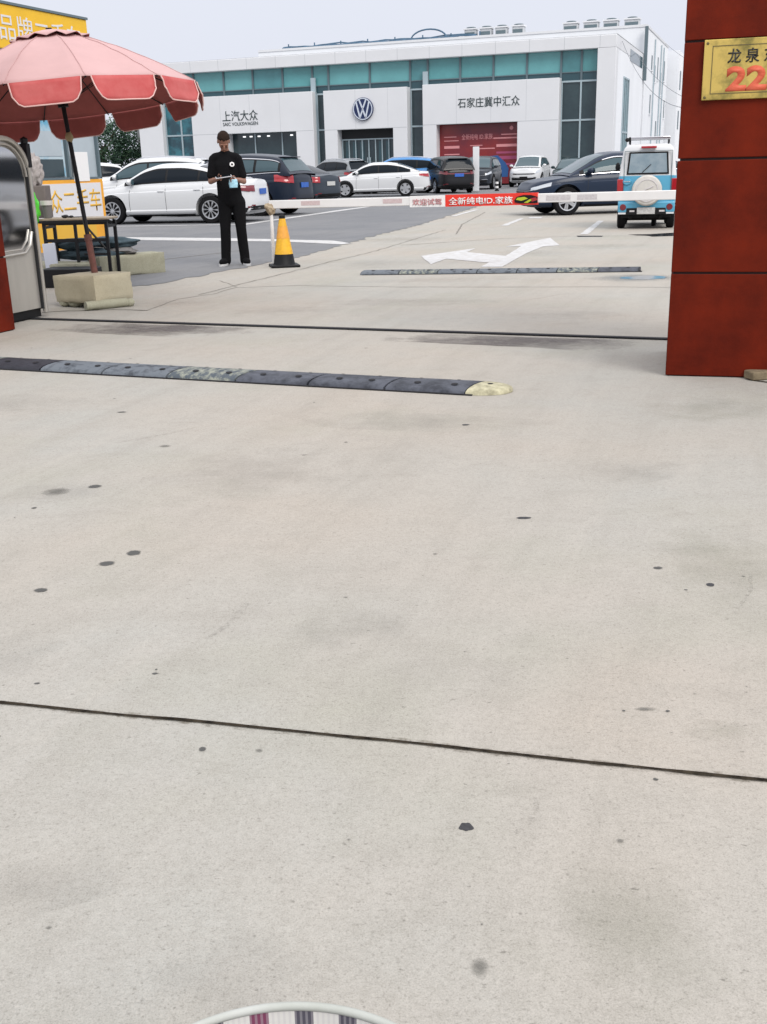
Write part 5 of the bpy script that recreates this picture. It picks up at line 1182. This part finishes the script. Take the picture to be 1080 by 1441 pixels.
for k in range(NR):
    a0, a1 = 2 * PI * k / NR, 2 * PI * (k + 1) / NR; A = Vector((Rr * math.cos(a0), Rr * math.sin(a0), cz(Rr))) * 1; B = Vector((Rr * math.cos(a1), Rr * math.sin(a1), cz(Rr)))
    A.x *= math.cos(PI / NR) / math.cos(PI / NR); n_ = (A + B).xy.normalized(); n_ = Vector((n_.x, n_.y, 0)); t_ = (B - A).normalized(); ln_ = (B - A).length
    v, f = [], []; nu, nv = 14, 6; seq = []
    for i in range(nu + 1):
        u_ = (i / nu - .5) * (ln_ * .88)
        for j in range(nv + 1):
            t = j / nv; half = ln_ * .44; ex = max(0, abs(u_) - half * .62) / (half * .38); dep = .20 * (1 - .0 * ex) ; zz = t * dep * (1 - .42 * ex ** 2.6); nar = 1 - .05 * t
            p = (A + B) / 2 + t_ * u_ * nar + n_ * (.008 + .03 * t + .016 * noise.noise(Vector((u_ * 5, t * 3, k * 3.1))) * t) - Vector((0, 0, zz)); v.append(p)
    f = [(i * (nv + 1) + j, (i + 1) * (nv + 1) + j, (i + 1) * (nv + 1) + j + 1, i * (nv + 1) + j + 1) for i in range(nu) for j in range(nv)]
    o = obj('flap', v, f, None, um, smooth=True, mats=[M['flapout'], M['canopyin']], ang=80)
    if o.data.polygons[0].normal.dot(n_) < 0: o.data.flip_normals()
    md = o.modifiers.new('s', 'SOLIDIFY'); md.thickness = .003; md.offset = -1; md.material_offset = 1; md.material_offset_rim = 0
    rim = [v[j] for j in range(nv + 1)] + [v[i * (nv + 1) + nv] for i in range(1, nu + 1)] + [v[nu * (nv + 1) + j] for j in range(nv - 1, -1, -1)]
    q = MB(); q.tube([p + n_ * .001 for p in rim], .006, 5); q.make('piping', M['piping'], o)
    q = MB(); q.tube([A * .06 + Vector((0, 0, (ht - .06) * .94)), A + Vector((0, 0, -.012)) - Vector((A.x, A.y, 0)).normalized() * .0], .006, 6); q.tube([Vector((A.x * .03, A.y * .03, ht - .62)), Vector((A.x * .55, A.y * .55, cz(Rr * .55) - .03))], .004, 6)
    q.make('rib', M['pole'], um)
q = MB(); q.tube([(0, 0, .22), (0, 0, ht - .02)], .021, 12); q.make('pole', M['pole'], um, smooth=True)
q = MB(); q.tube([(0, 0, -.06), (0, 0, .30)], .032, 12); q.tube([(0, 0, .28), (0, 0, .34)], .037, 12); q.make('pole_sleeve', M['polerust'], um, smooth=True)
q = MB(); q.blob((0, 0, 1.24), (.038, .036, .055), 2, .3, 3, 3); q.make('tape_wrap', M['tape'], um, smooth=True)
q = MB(); q.lathe([(.001, ht + .02), (.03, ht + .03), (.03, ht + .035), (.001, ht + .04)], 14); q.make('finial', M['pole'], um)
q = MB(); q.lathe([(.022, ht - .66), (.05, ht - .66), (.05, ht - .6), (.022, ht - .6)], 14); q.make('runner', M['pole'], um)

# ------------------------------------------------------------------ folding gate head
gh = empty('folding_gate', (-3.03, 9.80, 0), R(-20)); tag(gh, 'stainless steel folding gate head with rounded mirror panel beside the left red pillar', 'gate')
# local: +x faces the entrance, -y runs back towards the camera to the pillar
Tg = Matrix(((0, 0, 1, 0), (1, 0, 0, 0), (0, 1, 0, 0), (0, 0, 0, 1)))     # profile (y, z) extruded along x
def prof_arch(y0, y1, zt, rad, z0, n=8):
    p = [(y1, z0), (y1, zt - rad)]
    for k in range(1, n + 1): a = PI / 2 * k / n; p.append((y1 - rad + rad * math.cos(a), zt - rad + rad * math.sin(a)))
    return p + [(y0, zt), (y0, z0)]
pf_ = prof_arch(-1.35, -.03, 1.545, .30, .09)
m = MB(); m.prism(pf_, -.62, -.012, Tg); m.make('housing', M['steel'], gh)
m = MB(); m.prism([(-1.3, .56), (-.20, .60), (-.14, .66), (-.10, .75)] + prof_arch(-1.3, -.10, 1.47, .26, .80)[1:-1] + [(-1.3, 1.47)], -.014, -.004, Tg); m.make('mirror_panel', M['steelmirror'], gh)
m = MB(); m.tube([(-.0, -1.3, .555)] + [(0, y, z) for y, z in ((-.22, .585), (-.13, .65), (-.09, .76))], .014, 8); m.tube([(-.0, -1.3, .60)] + [(0, y, z) for y, z in ((-.26, .62), (-.17, .69), (-.13, .78))], .008, 8); m.make('panel_bead', M['steel'], gh, smooth=True)
m = MB(); m.tube([(.005, y, z) for y, z in prof_arch(-1.3, -.035, 1.54, .30, .05)[:-1]], .022, 8); m.tube([(.008, y, z) for y, z in prof_arch(-1.3, -.08, 1.495, .27, .3)[1:-1]], .010, 8); m.make('frame_tube', M['steel'], gh, smooth=True)
m = MB(); m.box(-.05, .012, -.075, -.055, .08, 1.3); m.make('edge_gap', M['dark'], gh)
m = MB(); m.box(-.55, -.03, -1.3, -.06, .012, .09); m.make('skirt', M['black'], gh)
for y in (-.25, -1.1):
    m = MB(); m.lathe([(.001, -.03), (.05, -.03), (.05, .03), (.001, .03)], 16, 'X'); w_ = m.make('wheel', M['tyre'], gh); w_.location = (-.1, y, .062)
m = MB(); m.box(-.05, .03, -.055, -.005, 1.30, 1.50); m.lathe([(.03, 1.5), (.035, 1.54), (.001, 1.56)], 12, c=(-.01, -.03, 0)); m.make('end_fitting', M['pole'], gh, bevel=.006)

# ------------------------------------------------------------------ sales kiosk
kk = empty('sales_kiosk', (-4.96, 20.2, 0), R(-20)); tag(kk, 'tall used car kiosk with yellow board on top and an orange framed sign below', 'kiosk')
# local: +x faces the drive, -y runs towards the camera
m = MB(); m.box(-2.4, -.06, -4.2, -.03, .05, 3.15); m.make('walls', M['palepanel'], kk)
m = MB(); m.box(-2.5, .0, -4.3, 0, 3.15, 3.80); bd = m.make('top_board', M['yellow'], kk, bevel=.01)
m = MB(); m.box(-2.55, .02, -4.35, .02, 3.802, 3.84); m.make('top_trim', M['mullion'], kk)
text('board_text', '汇众品牌二手车', M['signwhite'], bd, (.002, -1.75, 3.47), (0, 1, 0), (0, 0, 1), 3.05, .38, .006, .0)
m = MB(); m.box(-.06, .0, -4.2, 0, .0, 1.16); lw = m.make('lower_sign', M['orange'], kk, bevel=.004)
m = MB(); m.box(.0005, .008, -4.15, -.09, .50, 1.10); m.make('sign_face', M['signwhite'], lw)
text('sign_text', '汇众二手车', M['signgold'], lw, (.0085, -1.08, .81), (0, 1, 0), (0, 0, 1), 1.90, .38, .005, .006)
m = MB(); m.box(.0005, .007, -4.0, -.35, .10, .42); m.make('sign_base_panel', M['signgold'], lw)
m = MB(); m.box(-.058, -.02, -4.15, -1.05, 1.22, 3.12); po = m.make('poster_window', M['posterwater'], kk)
m = MB(); m.box(-.021, -.012, -4.1, -1.1, 1.55, 1.95); m.make('poster_pale', M['palepanel'], po)
m = MB(); m.box(-.021, -.013, -4.1, -1.1, 1.22, 1.50); m.make('poster_dark', M['glassdark'], po)
m = MB(); m.box(-.06, .0, -.98, -.93, 1.17, 3.14); m.box(-.06, .0, -.06, -.01, 1.17, 3.14); m.box(-.06, .0, -4.2, -.0, 1.165, 1.20); m.make('window_frame', M['mullion'], kk)
m = MB(); m.box(-.004, .01, -.86, -.40, 1.13, 1.62); m.make('notice_card', M['white'], kk, bevel=.003)

# ------------------------------------------------------------------ table and clutter under the umbrella
tbx = empty('folding_table', (-3.62, 13.38, 0), R(-3)); tag(tbx, 'small black framed table with a worn wooden top under the umbrella', 'table')
m = MB(); m.box(-.42, .42, -.22, .22, .715, .74); m.make('top', M['wood'], tbx, bevel=.005)
for x in (-.38, .38):
    for y in (-.18, .18):
        m = MB(); m.box(x - .018, x + .018, y - .018, y + .018, 0, .70); m.make('leg', M['pole'], tbx)
m = MB()
m.box(.0 - .016, .016, -.20, -.165, 0, .70)
for z in (.66, .46): m.box(-.38, .38, -.195, -.165, z, z + .04)
for x in (-.38, .38): m.box(x - .015, x + .015, -.18, .18, .62, .65)
m.tube([(.12, -.18, .66), (.36, -.18, .36)], .014, 6); m.box(.08, .40, -.195, -.17, .30, .325); m.make('frame', M['pole'], tbx)
m = MB(); m.box(-.42, .42, -.225, -.219, .685, .715); m.make('apron', M['pole'], tbx)
def sack(name, label, loc, rz, r, mt, seed):
    m = MB(); m.blob((0, 0, r[2]), r, 4, .28, 1.8, seed); o = m.make(name, mt, smooth=True); o.location = loc; o.rotation_euler = (0, 0, rz); tag(o, label, 'sack'); return o
sack('sandbag', 'lowest slate blue sack piled under the table', (-3.62, 13.72, .20), .1, (.45, .17, .075), M['tarp'], 1)
sack('sandbag', 'grey brown sack poking out right of the table leg', (-3.28, 13.84, .245), .0, (.24, .15, .05), M['tarp2'], 2)
sack('sandbag', 'topmost slate blue sack whose end shows right of the table', (-3.36, 13.9, .335), -.1, (.33, .16, .07), M['tarp'], 3)
sack('sandbag', 'dark blue sack directly below the table top', (-3.78, 13.72, .34), .1, (.30, .15, .07), M['tarp'], 4)
m = MB(); m.box(-.075, .075, -.02, .02, 0, .36); o = m.make('foam_slab', M['foam'], bevel=.006); o.location = (-3.93, 13.10, .10); o.rotation_euler = (R(-10), R(-4), R(5)); tag(o, 'white foam slab leaning upright against the table leg', 'foam board')
m = MB(); m.box(-.30, .30, -.18, .18, 0, .21); o = m.make('black_crate', M['pole'], bevel=.01); o.location = (-3.55, 12.55, 0); o.rotation_euler = (0, 0, R(-8)); tag(o, 'low black crate standing in the shade before the table', 'crate')
bk = empty('bucket', (-3.985, 13.34, .741)); tag(bk, 'grey bucket with a pale rim standing on the table', 'bucket')
m = MB(); m.lathe([(.001, 0), (.055, 0), (.075, .165), (.068, .165), (.05, .01)], 24); m.make('body', M['bucket'], bk, smooth=True); bk.scale = (.8, .8, .95)
m = MB(); m.lathe([(.074, .16), (.088, .16), (.088, .215), (.070, .215), (.068, .165)], 24); m.make('rim', M['bucketrim'], bk, smooth=True)
m = MB(); m.blob((0, 0, .17), (.06, .07, .18), 4, .45, 2.6, 7); o = m.make('plastic_bag', M['greenbag'], smooth=True); o.location = (-4.095, 13.18, .70); tag(o, 'bright green plastic bag hanging beside the steel gate head', 'bag')
bn = empty('padded_bundle', (-4.10, 13.55, .741)); tag(bn, 'pinkish grey bundle of padded cloth stacked on a card box behind the gate head', 'bundle')
m = MB(); m.box(-.12, .09, -.12, .12, 0, .38); m.make('card_box', M['brownbox'], bn, bevel=.01)
m = MB(); m.blob((-.05, 0, .55), (.10, .11, .20), 5, .25, 3.6, 3); m.make('cloth', M['bundle'], bn, smooth=True)
m = MB(); m.blob((0, 0, .02), (.045, .03, .02), 2, .3); m.blob((.07, .01, .015), (.03, .02, .015), 2, .2); m.tube([(.0, .03, .008), (.18, .05, .008), (.25, .0, .008)], .006, 5); o = m.make('small_tool', M['pole']); o.location = (-3.75, 13.25, .741); tag(o, 'small black handset left lying on the table top', 'handset')

# ------------------------------------------------------------------ plaid lined basket at the viewer's feet
bsx, bsy, bz, br_ = -.083, .521, .60, .152
bsk = empty('cloth_basket', (bsx, bsy, 0)); tag(bsk, 'round white rimmed basket lined with plaid cloth in the near foreground', 'basket')
m = MB(); m.lathe([(.001, .002), (br_ * .80, .002), (br_ * .82, .02), (br_ * .985, bz - .01)], 64); m.make('side', M['basketrim'], bsk, smooth=True)
nn, nh = 128, 6; v, f, uv = [], [], []
for i in range(nh + 1):
    t = i / nh
    for k in range(nn + 1):
        a = 2 * PI * k / nn; r = br_ * (.962 - .13 * t); v.append((r * math.cos(a), r * math.sin(a), bz - .006 - .42 * t)); uv.append((k / nn, t))
f = [(i * (nn + 1) + k, (i + 1) * (nn + 1) + k, (i + 1) * (nn + 1) + k + 1, i * (nn + 1) + k + 1) for i in range(nh) for k in range(nn)]
obj('lining', v, f, M['plaid'], bsk, smooth=True, uv=uv)
m = MB(); m.lathe([(br_ * .97 + .0034 * math.cos(a), bz - .004 + .0034 * math.sin(a)) for a in np.linspace(0, 2 * PI, 14)], 128); m.make('rim', M['basketrim'], bsk, smooth=True)
m = MB(); m.lathe([(.001, .15), (br_ * .84, .15)], 48); m.make('bottom_cloth', M['plaid'], bsk)

car('white_saloon', 'suv', 'white car inside the gate, seen only reflected in the steel gate', 'car', WHITE, (7.6, 16.0, 0), hd(.3, .95), 'twin', group=None)
